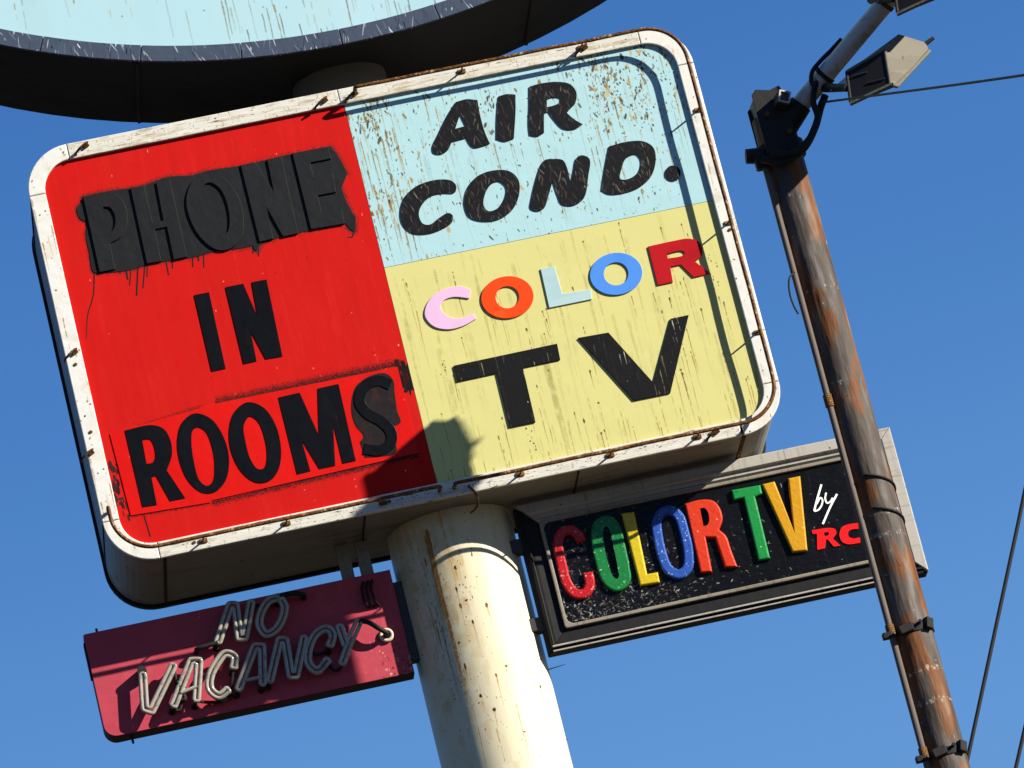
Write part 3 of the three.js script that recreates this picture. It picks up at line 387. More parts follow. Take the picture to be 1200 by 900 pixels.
    for (let i = 0; i < 60; i++) { g.globalAlpha = rr(.2, .55); streak(g, rnd() * W, H - rr(20, 190), rr(60, 200), rr(2, 5), pick(['#8a7330', '#7a6428'])); }
    const dk = [[-.23, 7.86, 6], [.02, 7.62, 14], [.81, 8.05, 12]];
    for (const [x, y, n] of dk) for (let i = 0; i < n; i++) { g.globalAlpha = .85; chip(g, X(x + rr(-.015, .02)), Y(y - i * .012), rr(1, 2.6), rr(2, 5), '#2b2418'); }
    g.globalAlpha = 1;
  }, 'yellow painted face with rust runs');

  // ---- lettering ----
  const wornBlack = (cols, n, len, w) => canvasTex(1024, 1024, (g, W, H) => {
    g.fillStyle = '#09090c'; g.fillRect(0, 0, W, H);
    for (let i = 0; i < 200; i++) { g.globalAlpha = rr(.1, .35); chip(g, rnd() * W, rnd() * H, rr(4, 30), rr(10, 60), pick(['#060608', '#15151a', '#101014'])); }
    for (let i = 0; i < n; i++) { g.globalAlpha = rr(.25, .95); streak(g, rnd() * W, rnd() * H, rr(len * .2, len), rr(.6, w), pick(cols)); }
    for (let i = 0; i < n; i++) { g.globalAlpha = rr(.3, .9); chip(g, rnd() * W, rnd() * H, rr(.5, 1.6), rr(1, 5), pick(cols), rr(-.4, .4)); }
    g.globalAlpha = 1;
  });
  const airTex = canvasTex(1024, 1024, (g, W, H) => {
    g.fillStyle = '#0b0b0f'; g.fillRect(0, 0, W, H);
    for (let i = 0; i < 3400; i++) { g.globalAlpha = rr(.2, .75); g.save(); g.translate(rnd() * W, rnd() * H); g.rotate(rr(-.6, .5)); chip(g, 0, 0, rr(1, 3), rr(5, 26), pick(['#5b5148', '#8d7f6c', '#a99678', '#3a3a42', '#6a4a30', '#26262c'])); g.restore(); }
    g.globalAlpha = 1;
  });
  const mat = {
    air: std({ map: airTex, roughness: .65, bumpMap: bumpFine, bumpScale: .0008 }),
    tv: std({ map: wornBlack(['#cfc07a', '#8b8150', '#e6e0c8', '#55503a'], 330, 190, 5), roughness: .65, bumpMap: bumpFine, bumpScale: .0006 }),
    tape: std({ map: wornBlack(['#1c1c22', '#24242a', '#5a2018'], 60, 90, 3), roughness: .4, bumpMap: bumpSoft, bumpScale: .004 }),
    tar: std({ map: canvasTex(512, 512, (g, W, H) => { g.fillStyle = '#1a1b1d'; g.fillRect(0, 0, W, H); for (let i = 0; i < 260; i++) { g.globalAlpha = rr(.08, .3); chip(g, rnd() * W, rnd() * H, rr(3, 18), rr(10, 70), pick(['#131415', '#232527', '#131c1f', '#262627'])); } g.globalAlpha = 1; }), roughness: .62, bumpMap: bumpFine, bumpScale: .0012 }),
    smear: std({ map: canvasTex(512, 512, (g, W, H) => { g.fillStyle = '#1e1617'; g.fillRect(0, 0, W, H); for (let i = 0; i < 1500; i++) { g.globalAlpha = rr(.1, .4); chip(g, rnd() * W, rnd() * H, rr(1, 9), rr(2, 16), pick(['#141215', '#3a2522', '#3a1812', '#1c1a1e', '#4a1610', '#0e0d10']), rr(-.6, .6)); } g.globalAlpha = 1; }), roughness: .6, bumpMap: bumpFine, bumpScale: .001 }),
    strip: std({ map: canvasTex(512, 512, (g, W, H) => { g.fillStyle = '#d41208'; g.fillRect(0, 0, W, H); for (let i = 0; i < 160; i++) { g.globalAlpha = rr(.05, .16); chip(g, rnd() * W, rnd() * H, rr(6, 60), rr(6, 60), pick(['#e01e10', '#c01006', '#ca1c0c'])); } for (let i = 0; i < 40; i++) { g.globalAlpha = rr(.2, .6); chip(g, rnd() * W, rnd() * H, rr(.6, 2), rr(.6, 3), pick(['#f3c6b8', '#3a0c08'])); } g.globalAlpha = 1; }), roughness: .4, bumpMap: bumpSoft, bumpScale: .003 }),
  };
  const paintCol = (c, c2) => std({ map: canvasTex(256, 256, (g, W, H) => { g.fillStyle = c; g.fillRect(0, 0, W, H); for (let i = 0; i < 90; i++) { g.globalAlpha = rr(.05, .2); chip(g, rnd() * W, rnd() * H, rr(2, 14), rr(4, 30), c2); } for (let i = 0; i < 26; i++) { g.globalAlpha = rr(.3, .8); chip(g, rnd() * W, rnd() * H, rr(.4, 1), rr(.4, 2), pick(['#f6efe0', '#4a3a2c'])); } g.globalAlpha = 1; }), roughness: .45 });
  const letterName = n => n === 'full_stop' ? 'full_stop' : 'letter_' + n;
  const put = (grp, z0, h, bev, m) => OUT.letters[grp].forEach((l, i) => part(letterName(l.n), uvBox(plate(toShape(sample(l.o), l.h.map(hh => sample(hh))), z0 + h, h, bev)), Array.isArray(m) ? m[i] : m, sign));
  put('air', zF, .004, 0, mat.air);
  put('color', zF, .0055, .001, [paintCol('#e6bcdd', '#cfa0c8'), paintCol('#e8480e', '#f0742c'), paintCol('#b4cfd2', '#93b4b8'), paintCol('#4f8fe6', '#3f78c8'), paintCol('#b8101a', '#8e0a12')]);
  put('tv', zF, .006, .0008, mat.tv);
  put('in', zF, .003, 0, mat.tape);
  // blacked-out word: a skin of paint over raised letters
  part('black_paint_patch', uvBox(plate(toShape(sample(OUT.patch)), zF + .002, .002)), mat.tar, sign, sign, 'matt black paint covering the raised word');
  put('phone', zF, .0085, .0014, mat.tar);
  part('letter_strip', uvBox(plate(toShape(sample(OUT.strip)), zF + .003, .003)), mat.strip, sign, sign, 'brighter red strip pasted under the lower word');
  put('rooms', zF + .003, .0025, 0, mat.tape);
  part('black_paint_patch', uvBox(plate(toShape(sample(OUT.letters.spatch[0].o)), zF + .0045, .0015)), mat.smear, sign, sign, 'grey black paint smeared round the last letter');
  part('letter_s', uvBox(plate(strokeShape(OUT.sStroke, .0195, false), zF + .0075, .003, .0008)), mat.tape, sign);

  // ---- what is left of the border tubing ----
  const ins = .028, zt = .057, L = roundRect(x0 + ins, y0 + ins, x1 - ins, y1 - ins, r - ins, 8);
  const glass = std({ map: M.rust.map, color: lin(.62, .56, .5), roughness: .5, bumpMap: bumpFine, bumpScale: .001 });
  // roundRect order: bl arc, br arc, tr arc, tl arc (counter-clockwise)
  const A = i => L.slice(i * 9, i * 9 + 9);
  const densify = pts => { const o = []; for (let i = 0; i < pts.length - 1; i++) { const a = pts[i], b = pts[i + 1], n = Math.max(1, Math.round(Math.hypot(b[0] - a[0], b[1] - a[1]) / .12)); for (let k = 0; k < n; k++) o.push([a[0] + (b[0] - a[0]) * k / n, a[1] + (b[1] - a[1]) * k / n]); } o.push(pts[pts.length - 1]); return o; };
  const wob = p => [p[0] + .0025 * noise.noise(p[0] * 6, p[1] * 6, .5), p[1] + .0025 * noise.noise(p[0] * 6, p[1] * 6, 4.5), zt + .003 * noise.noise(p[0] * 5, p[1] * 5, 9.5)];
  const t1 = densify([[-.29, y0 + ins], ...A(1), ...A(2), [-.30, y1 - ins]]), t2 = densify([[x0 + ins, 7.56], ...A(0), [-.345, y0 + ins]]);
  for (const t of [t1, t2]) { const w = t.map(wob), a = w[0], b = w[w.length - 1]; part('border_tube', uvBox(tube([[a[0], a[1], .006], [a[0], a[1], zt - .01], ...w, [b[0], b[1], zt - .01], [b[0], b[1], .006]], .0072, false, w.length * 8, 8), 3), glass, sign); }
  const rustIron = std({ map: M.rust.map, color: lin(.32, .26, .22), roughness: .85 });
  const clipAt = [[-.05, y0 + ins], [.28, y0 + ins], [.6, y0 + ins], [x1 - ins, 7.72], [x1 - ins, 8.15], [x1 - ins, 8.6], [.55, y1 - ins], [.1, y1 - ins], [-.9, y0 + ins], [-.55, y0 + ins], [-1.2, y0 + ins]];
  for (const [cx, cy] of clipAt) part('tube_support', uvBox(mergeGeometries([rod([cx, cy, -.001], [cx, cy, zt - .006], .004, .003, 8).toNonIndexed(), rbox(cx, cy, .003, .03, .016, .006, .002).toNonIndexed()])), M.rust, sign);
  for (const [cx, cy] of [...OUT.brackets.map(b => [b[0], b[1]]), [.55, 8.925], [-.31, 8.925], [.66, 7.385]]) {
    const g = [rbox(cx + .01, cy + .002, .004, .024, .02, .008, .003, [0, 0, .45]).toNonIndexed(), tube([[cx + .02, cy + .012, .006], [cx + .012, cy + .004, .022], [cx - .012, cy - .012, .026], [cx - .028, cy - .022, .012], [cx - .03, cy - .026, .0]], .0038, false, 20, 6)];
    part('tube_bracket', uvBox(mergeGeometries(g.map(q => { q.deleteAttribute('uv'); return q; }))), rustIron, sign);
  }
  part('hook_wire', tube(OUT.hook.map(p => [p[0], p[1], p[2] + .03]), .0045, false, 24, 6), M.rust, sign);
}

// ---------- the oval sign above ----------
{
  const cx = -.3, a = 2.6, b = 2.25, yb = 9.126, cy = yb + b, zf = 0, zb = -.6;
  const oval = (k, n = 120) => { const o = []; for (let i = 0; i < n; i++) { const t = i / n * 2 * Math.PI; o.push([cx + (a - k) * Math.cos(t), cy + (b - k) * Math.sin(t)]); } return o; };
  const s = thing('oval_sign', 'huge pale blue oval sign with worn navy rim above the red and yellow sign', 'sign', [cx, yb, -.3]);
  const face = canvasTex(2048, 1024, (g, W, H) => {   // the lower 2 m by 5.2 m
    g.fillStyle = '#b0d4dc'; g.fillRect(0, 0, W, H);
    for (let i = 0; i < 300; i++) { g.globalAlpha = rr(.03, .1); chip(g, rnd() * W, rnd() * H, rr(8, 60), rr(30, 160), pick(['#c4e0e6', '#9cc2ca', '#a8c6c6', '#bfd2ce'])); }
    for (let i = 0; i < 170; i++) { g.globalAlpha = rr(.25, .7); streak(g, rnd() * W, rnd() * H, rr(10, 90), rr(.6, 2.6), pick(['#6b5a40', '#8a7448', '#3c362c', '#a08c62'])); }
    for (let i = 0; i < 90; i++) { g.globalAlpha = rr(.3, .8); streak(g, W * rr(.42, .66), H - rr(10, 190), rr(20, 120), rr(.8, 3.2), pick(['#6b5a40', '#8a7448', '#3c362c'])); }
    for (let i = 0; i < 260; i++) { g.globalAlpha = rr(.4, .9); chip(g, rnd() * W, rnd() * H, rr(.6, 1.8), rr(1, 5), pick(RUST)); }
    g.globalAlpha = 1;
  });
  part('face', uvRect(plate(toShape(oval(.05)), zf - .012, .006), cx - a, yb, 2 * a, 2.6), std({ map: face, roughness: .4 }), s);
  // the navy rim in sheet lengths, scored by weather
  const navy = std({ map: canvasTex(1024, 1024, (g, W, H) => {
    g.fillStyle = '#434e60'; g.fillRect(0, 0, W, H);
    for (let i = 0; i < 400; i++) { g.globalAlpha = rr(.05, .2); chip(g, rnd() * W, rnd() * H, rr(2, 20), rr(10, 60), pick(['#36404f', '#56637a', '#28303c', '#4a5568'])); }
    for (let i = 0; i < 1100; i++) { g.globalAlpha = rr(.25, .95); g.save(); g.translate(W * Math.pow(rnd(), .8), rnd() * H); g.rotate(rr(-.5, .35)); chip(g, 0, 0, rr(.7, 3.4), rr(5, 40), pick(['#c9d4de', '#1a1e26', '#8fa0b2', '#e8eef2', '#14171d'])); g.restore(); }
    g.globalAlpha = 1;
  }), roughness: .55, bumpMap: bumpFine, bumpScale: .001 });
  const N = 44;
  for (let k = 0; k < N; k++) {
    const t0 = (k / N) * 2 * Math.PI + .0006, t1 = ((k + 1) / N) * 2 * Math.PI - .0006, o = [], m = 8;
    for (let i = 0; i <= m; i++) { const t = t0 + (t1 - t0) * i / m; o.push([cx + a * Math.cos(t), cy + b * Math.sin(t)]); }
    for (let i = m; i >= 0; i--) { const t = t0 + (t1 - t0) * i / m; o.push([cx + (a - .062) * Math.cos(t), cy + (b - .062) * Math.sin(t)]); }
    part('rim_segment', uvBox(plate(toShape(o), zf + .002 * rnd(), .012, .002)), navy, s);
  }
  part('shell', uvBox(plate(toShape(oval(.004), [oval(.012)]), zf - .013, .6)), std({ color: lin(.013, .013, .014), roughness: .6, bumpMap: bumpSoft, bumpScale: .004 }), s);
  part('back_panel', plate(toShape(oval(.014)), zb, .006), M.blackIron, s);
  // stiffening ribs across the underside
  for (const t of [-2.1, -1.86, -1.28, -1.05]) { const x = cx + a * Math.cos(t), y = cy + b * Math.sin(t); part('seam_strip', rbox(x, y - .001, -.31, .012, .008, .58, .002, [0, 0, Math.atan2((b / a) * Math.cos(t), -Math.sin(t)) * -1]), M.blackIron, s); }
}

// ---------- the black sign with raised coloured letters ----------
{
  const X0 = -.073, X1 = 1.326, Y0 = 6.782, Y1 = 7.338, Z = -.215;
  const s = thing('television_sign', 'black rectangular sign with raised rainbow letters and a metal frame beside the cream pole', 'sign', [(X0 + X1) / 2, Y0, -.26]);
  const alu = std({ color: lin(.46, .44, .41), metalness: .0, roughness: .42, map: canvasTex(512, 512, (g, W, H) => {
    g.fillStyle = '#d9d6d0'; g.fillRect(0, 0, W, H);
    for (let i = 0; i < 220; i++) { g.globalAlpha = rr(.06, .25); chip(g, rnd() * W, rnd() * H, rr(10, 120), rr(.6, 4), pick(['#8f8a80', '#f2f0ea', '#6f685c', '#a39c8e'])); chip(g, rnd() * W, rnd() * H, rr(.6, 4), rr(10, 120), pick(['#8f8a80', '#f2f0ea', '#6f685c'])); }
    for (let i = 0; i < 80; i++) { g.globalAlpha = rr(.3, .8); chip(g, rnd() * W, rnd() * H, rr(.6, 2), rr(.6, 3), pick(RUST)); }
    g.globalAlpha = 1;
  }) });
  // mitred rails: a broad flat metal face along the top and the far end, a dark stepped one below and by the pole
  const flat = [[0, -.085], [0, -.006], [.004, -.002], [.04, 0], [.043, -.003], [.046, -.016], [.052, -.016], [.055, -.012], [.06, -.012], [.063, -.022], [.074, -.024], [.074, -.085]];
  const step = [[0, -.085], [0, -.03], [.012, -.026], [.018, -.018], [.022, -.018], [.026, -.024], [.034, -.024], [.074, -.03], [.074, -.085]];
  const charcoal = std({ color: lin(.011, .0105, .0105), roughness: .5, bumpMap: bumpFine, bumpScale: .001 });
  const P = [[X0, Y0, 1, 1], [X1, Y0, -1, 1], [X1, Y1, -1, -1], [X0, Y1, 1, -1]];
  for (let k = 0; k < 4; k++) {
    const A = P[k], B = P[(k + 1) % 4], pos = [], prof = k === 1 || k === 2 ? flat : step, n = prof.length;
    const at = (Q, [i, z], e) => [Q[0] + Q[2] * i + (k % 2 ? 0 : e), Q[1] + Q[3] * i + (k % 2 ? e : 0), Z + z];
    const sg = k < 2 ? 1 : -1, ra = prof.map(p => at(A, p, sg * .001)), rb = prof.map(p => at(B, p, -sg * .001));
    for (let i = 0; i < n; i++) { const j = (i + 1) % n; pos.push(...ra[i], ...rb[i], ...rb[j], ...ra[i], ...rb[j], ...ra[j]); }
    for (const [rg, flip] of [[ra, 0], [rb, 1]]) { const tri = THREE.ShapeUtils.triangulateShape(prof.map(v2), []); for (const t of tri) { const q = flip ? t : [t[0], t[2], t[1]]; for (const i of q) pos.push(...rg[i]); } }
    const g = new THREE.BufferGeometry(); g.setAttribute('position', new THREE.Float32BufferAttribute(pos, 3)); g.computeVertexNormals();
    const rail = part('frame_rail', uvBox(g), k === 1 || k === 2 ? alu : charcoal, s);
    if (k === 0) for (const [y, z] of [[Y0 + .019, Z - .015], [Y0 + .005, Z - .026]]) part('trim_strip', uvBox(rbox((X0 + X1) / 2, y, z, X1 - X0 - .03, .007, .006, .002)), alu, s, rail);
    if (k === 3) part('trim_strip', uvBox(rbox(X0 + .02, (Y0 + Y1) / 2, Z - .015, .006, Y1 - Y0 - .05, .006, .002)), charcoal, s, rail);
  }
  part('back_panel', plate(toShape(roundRect(X0 + .01, Y0 + .01, X1 - .01, Y1 - .01, 0)), Z - .086, .004), M.blackIron, s);
  // inner bezel, rounded
  const bx0 = X0 + .076, by0 = Y0 + .076, bx1 = X1 - .076, by1 = Y1 - .07;
  part('bezel', uvBox(plate(toShape(roundRect(bx0 - .001, by0 - .001, bx1 + .001, by1 + .001, .012), [roundRect(bx0 + .012, by0 + .012, bx1 - .012, by1 - .012, .026)]), Z - .014, .03, .003)), std({ color: lin(.3, .27, .22), map: alu.map, roughness: .5 }), s);
  const zP = -.24, w = bx1 - bx0, h = by1 - by0;
  const map = canvasTex(w * PX, h * PX, (g, W, H) => {
    g.fillStyle = '#0f1013'; g.fillRect(0, 0, W, H);
    for (let i = 0; i < 260; i++) { g.globalAlpha = rr(.05, .25); chip(g, rnd() * W, rnd() * H, rr(6, 40), rr(10, 90), pick(['#0a0b0d', '#17191d', '#131519'])); }
    for (let i = 0; i < 60; i++) { g.globalAlpha = rr(.08, .25); streak(g, W * rr(.5, 1), rnd() * H, rr(40, 300), rr(1, 3), '#4a4f57'); }
    // crazed, flaking plastic, its glints painted as pale flecks: dense by the pole, thinning towards the other end
    for (let i = 0; i < 9000; i++) {
      const u = rnd(), v = rnd(), d = Math.pow(1 - u, 1.6) * (.35 + .65 * v); if (rnd() > d * d * 1.3 + .012) continue;
      g.globalAlpha = rr(.4, .95); if (rnd() < .8) { chip(g, u * W, v * H, rr(.6, 2.6), rr(1.5, 8), pick(['#a8a59d', '#6d6b66', '#c8c4b8', '#4a4a4c', '#8a7658', '#050507', '#2c2c30']), rr(0, 3.1)); continue; } g.strokeStyle = pick(['#b8b5ad', '#6d6b66', '#d8d4c8', '#4a4a4c', '#8a7658', '#050507', '#2c2c30']); g.lineWidth = rr(.6, 2);
      let x = u * W, y = v * H, t = rr(0, 6.3); g.beginPath(); g.moveTo(x, y); for (let k = 0; k < 4; k++) { t += rr(-.9, .9); const l = rr(1, u < .5 ? 7 : 3.5); x += Math.cos(t) * l; y += Math.sin(t) * l; g.lineTo(x, y); } g.stroke();
    }
    g.globalAlpha = 1;
  });
  const bump = noiseTex(512, 30, 1.6);
  part('panel', uvRect(plate(toShape(roundRect(bx0 + .002, by0 + .002, bx1 - .002, by1 - .002, .01)), zP, .006), bx0, by0, w, h), std({ map, roughness: .3, bumpMap: bump, bumpScale: .0012 }), s);
  const gloss = (c, c2, chips, cc) => new THREE.MeshPhysicalMaterial({ map: canvasTex(384, 384, (g, W, H) => {
    g.fillStyle = c; g.fillRect(0, 0, W, H);
    for (let i = 0; i < 80; i++) { g.globalAlpha = rr(.06, .2); chip(g, rnd() * W, rnd() * H, rr(2, 16), rr(2, 20), c2); }
    for (let i = 0; i < chips; i++) { g.globalAlpha = rr(.5, .95); chip(g, rnd() * W, rnd() * H, rr(.8, 3.6), rr(1, 6), pick(cc), rr(0, 3)); }
    g.globalAlpha = 1;
  }), color: lin(.64, .64, .64), roughness: .4, specularIntensity: .45, clearcoat: .15, clearcoatRoughness: .25, bumpMap: bumpFine, bumpScale: .0008 });
  const emb = (name, shape, m) => part(name, uvBox(plate(shape, zP + .015, .017, .007, .009, 4), 2.6), m, s);
  const W_ = ['#e8e0d4', '#d8c8a8', '#f4efe6', '#7a2a20'];
  emb('letter_c', strokeShape(OUT.tvC, .0185, false), gloss('#c8141c', '#8a0810', 800, W_));
  emb('letter_o', strokeShape(OUT.tvO1, .0185, true), gloss('#15803a', '#0b5526', 620, ['#9fe0b0', '#e8f0e0', '#0c4a24']));
  const LS = OUT.letters.tvs;
  const shp = l => toShape(sample(l.o), l.h.map(q => sample(q)));
  emb('letter_l', shp(LS[0]), gloss('#e0c318', '#c8a80e', 60, ['#fff6b0', '#7a6808']));
  emb('letter_o', strokeShape(OUT.tvO2, .0185, true), gloss('#2c58b4', '#1c3c88', 620, ['#a8c4f0', '#e8eef8', '#16306a']));
  emb('letter_r', shp(LS[1]), gloss('#e23a12', '#c92c0a', 40, ['#f8b898', '#8a1c06']));
  emb('letter_t', shp(LS[2]), gloss('#179443', '#107a34', 26, ['#c8e8a0', '#0a5a26']));
  emb('letter_v', shp(LS[3]), gloss('#dfa010', '#c88c0a', 16, ['#f8dc90', '#8a6004']));
  const white = std({ color: '#eceae4', roughness: .45 }), red = std({ color: '#d41418', roughness: .45 });
  const script = (a, b) => mergeGeometries([plate(strokeShape(OUT.by[a], .0036, false), zP + .003, .003), plate(strokeShape(OUT.by[b], .003, false), zP + .0036, .0036)]);
  part('letter_b', script(0, 1), white, s);
  part('letter_y', script(3, 2), white, s);
  for (const l of OUT.letters.rc) part('letter_' + l.n, plate(shp(l), zP + .0035, .0035), red, s);
  // brackets to the pole
  for (const y of [6.9, 7.2]) part('mounting_arm', rbox(X0 - .02, y, -.28, .08, .05, .06, .004), M.darkSteel, s);
}

// ---------- the neon board ----------
{
  const X0 = -1.672, X1 = -.552, Y0 = 6.833, Y1 = 7.226, Z = -.295;
  const s = thing('neon_sign', 'maroon neon board with unlit glass tube lettering under the big sign', 'sign', [(X0 + X1) / 2, Y0, -.34]);
  const w = X1 - X0, h = Y1 - Y0;
  const map = canvasTex(w * PX, h * PX, (g, W, H) => {
    g.fillStyle = '#bd4654'; g.fillRect(0, 0, W, H);
    for (let i = 0; i < 260; i++) { g.globalAlpha = rr(.04, .14); chip(g, rnd() * W, rnd() * H, rr(8, 50), rr(10, 60), pick(['#b84250', '#d05c68', '#be525e', '#a83c4a'])); }
    for (let i = 0; i < 90; i++) { g.globalAlpha = rr(.4, .9); chip(g, W * Math.pow(rnd(), .5), rnd() * H, rr(.7, 1.8), rr(.7, 2.2), pick(['#e8c8c4', '#f0dcd0', '#5a2018'])); }
    for (let i = 0; i < 90; i++) { g.globalAlpha = rr(.5, .95); chip(g, W - Math.pow(rnd(), 2) * W * .1, H - Math.pow(rnd(), 1.6) * H * .3, rr(1, 6), rr(1, 6), pick(['#8a5a20', '#5a3012', '#d8b890', '#6b2a14'])); }
    for (let i = 0; i < 40; i++) { g.globalAlpha = rr(.1, .3); streak(g, W * rr(.88, 1), rnd() * H * .7, rr(20, 120), rr(1, 4), pick(['#e0a0a0', '#c88488', '#7a3038'])); }
    g.globalAlpha = 1;
  });
  const out = roundRect(X0, Y0, X1, Y1, [.045, 0, 0, .006]);
  part('face_panel', uvRect(plate(toShape(roundRect(X0 + .001, Y0 + .001, X1 - .001, Y1 - .001, [.044, 0, 0, .005])), Z, .004, .0015), X0, Y0, w, h), std({ map, roughness: .45, bumpMap: bumpSoft, bumpScale: .002 }), s);
  part('case', uvBox(plate(toShape(out), Z - .005, .085, .002)), std({ color: lin(.035, .02, .024), roughness: .6, bumpMap: bumpSoft, bumpScale: .003 }), s);
  part('end_bracket', rbox(X0 - .002, 7.13, Z - .03, .008, .13, .05, .002), M.blackIron, s);
  for (const [x, y0, y1] of [[-1.62, Y1 - .004, Y1 + .022], [-1.58, Y0 + .004, Y0 - .028]]) part('bolt', rod([x, y0, Z - .04], [x, y1, Z - .04], .0045, .0045, 8), M.blackIron, s);
  // letters: a double line of bent tube, stood off the board
  const glass = new THREE.MeshPhysicalMaterial({ color: lin(.3, .29, .265), roughness: .22, specularIntensity: .6, clearcoat: .6, clearcoatRoughness: .1, map: canvasTex(256, 256, (g, W, H) => { g.fillStyle = '#f0ece0'; g.fillRect(0, 0, W, H); for (let i = 0; i < 220; i++) { g.globalAlpha = rr(.1, .4); chip(g, rnd() * W, rnd() * H, rr(2, 12), rr(2, 12), pick(['#b7ad98', '#7f7a70', '#d8d4c8', '#5f5a52'])); } g.globalAlpha = 1; }) });
  const zn = -.25, hw = .0085, rad = .0078;
  const loop = line => { const a = offset(line, hw, false), b = offset(line, -hw, false).reverse(); return [...a, ...b].map(p => [p[0], p[1], zn]); };
  const nm = { n: 'letter_n', o: 'letter_o', v: 'letter_v', a: 'letter_a', c: 'letter_c', a2: 'letter_a', n2: 'letter_n', c2: 'letter_c', y: 'letter_y' };
  for (const [k, strokes] of Object.entries(OUT.neon)) {
    const gs = strokes.map((st, i) => {
      const sharp = st.some(p => p[2]);
      if (strokes.length > 1 && i && k !== 'y') return tube(sample(st, false).map(p => [p[0], p[1], zn + .004]), rad * .9, false, 12, 8);
      const l = sample(st, false, 4), lp = loop(l);
      if (sharp) { const c = new THREE.CatmullRomCurve3(lp.map(p => V3(...p)), true, 'catmullrom', .08); return new THREE.TubeGeometry(c, lp.length * 14, rad, 8, true).toNonIndexed(); }
      return new THREE.TubeGeometry(new THREE.CatmullRomCurve3(lp.map(p => V3(...p)), true, 'centripetal'), lp.length * 5, rad, 8, true).toNonIndexed();
    });
    const letter = part(nm[k], uvBox(mergeGeometries(gs), 3), glass, s);
    // blackened return bend and electrode at the letter's end, and a stand-off
    const st = strokes[0], e0 = st[0], e1 = st[st.length - 1];
    for (const e of [e0, e1]) {
      const g = mergeGeometries([tube([[e[0], e[1], zn], [e[0] - .006, e[1] - .008, zn - .014], [e[0] - .008, e[1] - .01, Z + .001]], .0075, false, 10, 8), rod([e[0] - .008, e[1] - .01, Z - .001], [e[0] - .008, e[1] - .01, Z + .02], .012, .009, 12).toNonIndexed()]);
      part('electrode', g, M.blackIron, s, letter);
    }
  }
  const bl = (pts, r = .009) => part('blocked_tube', tube(pts, r, false, 28, 8), M.blackIron, s);
  const n0 = OUT.neon.n[0], o0 = OUT.neon.o[0], y1 = OUT.neon.y[1], v0 = OUT.neon.v[0], a0 = OUT.neon.a[0];
  bl([[n0[0][0], n0[0][1], zn], [n0[0][0] - .03, n0[0][1] - .004, zn], [n0[0][0] - .075, n0[0][1] - .006, zn - .01], [n0[0][0] - .08, n0[0][1] - .008, Z]]);
  bl([[o0[0][0], o0[0][1] + .004, zn], [o0[0][0] + .05, o0[0][1] + .004, zn], [o0[0][0] + .085, o0[0][1] - .006, zn - .01], [o0[0][0] + .088, o0[0][1] - .01, Z]], .0095);
  bl([[y1[0][0], y1[0][1], zn], [y1[0][0] + .03, y1[0][1] - .012, zn], [y1[0][0] + .065, y1[0][1] - .045, zn], [y1[0][0] + .085, y1[0][1] - .06, zn - .012], [y1[0][0] + .087, y1[0][1] - .062, Z]], .0095);
  bl([[v0[3][0], v0[3][1] - .06, zn], [v0[3][0] + .012, v0[3][1] - .13, zn - .006], [a0[0][0] + .01, a0[0][1] + .03, zn - .008], [a0[0][0] - .006, a0[0][1] - .004, zn]], .0085);
  // blacked-out crossovers from letter to letter
  const seq = [['v', 'a'], ['a', 'c'], ['c', 'a2'], ['a2', 'n2'], ['n2', 'c2'], ['c2', 'y'], ['n', 'o']];
  for (const [p, q] of seq) { const A = OUT.neon[p][0], B = OUT.neon[q][q === 'y' ? 1 : 0], a = A[A.length - 1], b = q === 'y' ? B[B.length - 1] : B[0]; bl([[a[0], a[1], zn - .006], [a[0] * .7 + b[0] * .3, Math.min(a[1], b[1]) - .012, zn - .02], [a[0] * .3 + b[0] * .7, Math.min(a[1], b[1]) - .014, zn - .02], [b[0], b[1], zn - .006]], .0062); }
  const end = [y1[0][0] + .087, y1[0][1] - .062];
  { const g = new THREE.TorusGeometry(.02, .007, 8, 20); g.translate(end[0], end[1], Z + .006); part('electrode_housing', g, std({ color: lin(.5, .42, .32), roughness: .4 }), s); }
  { const g = rod([v0[0][0], v0[0][1] + .012, Z], [v0[0][0], v0[0][1] + .012, zn + .006], .02, .017, 14); part('electrode_housing', g, M.blackIron, s); }
  // high-tension leads looped in the upper corner
  for (let i = 0; i < 3; i++) part('lead_wire', tube([[-.655 + i * .016, 7.2, Z], [-.668 + i * .016, 7.17, Z + .02], [-.668 + i * .018, 7.12, Z + .022], [-.655 + i * .018, 7.1, Z + .004]], .005, false, 20, 6), M.blackIron, s);
  // straps up to the cabinet and over to the pole
  for (const x of [-.7, -.63]) part('mounting_strap', rbox(x, 7.289, Z - .04, .045, .145, .03, .003), M.cabinet, s);
  part('mounting_arm', rbox(X1 + .012, 7.03, Z - .04, .04, .3, .05, .004), M.darkSteel, s);
}

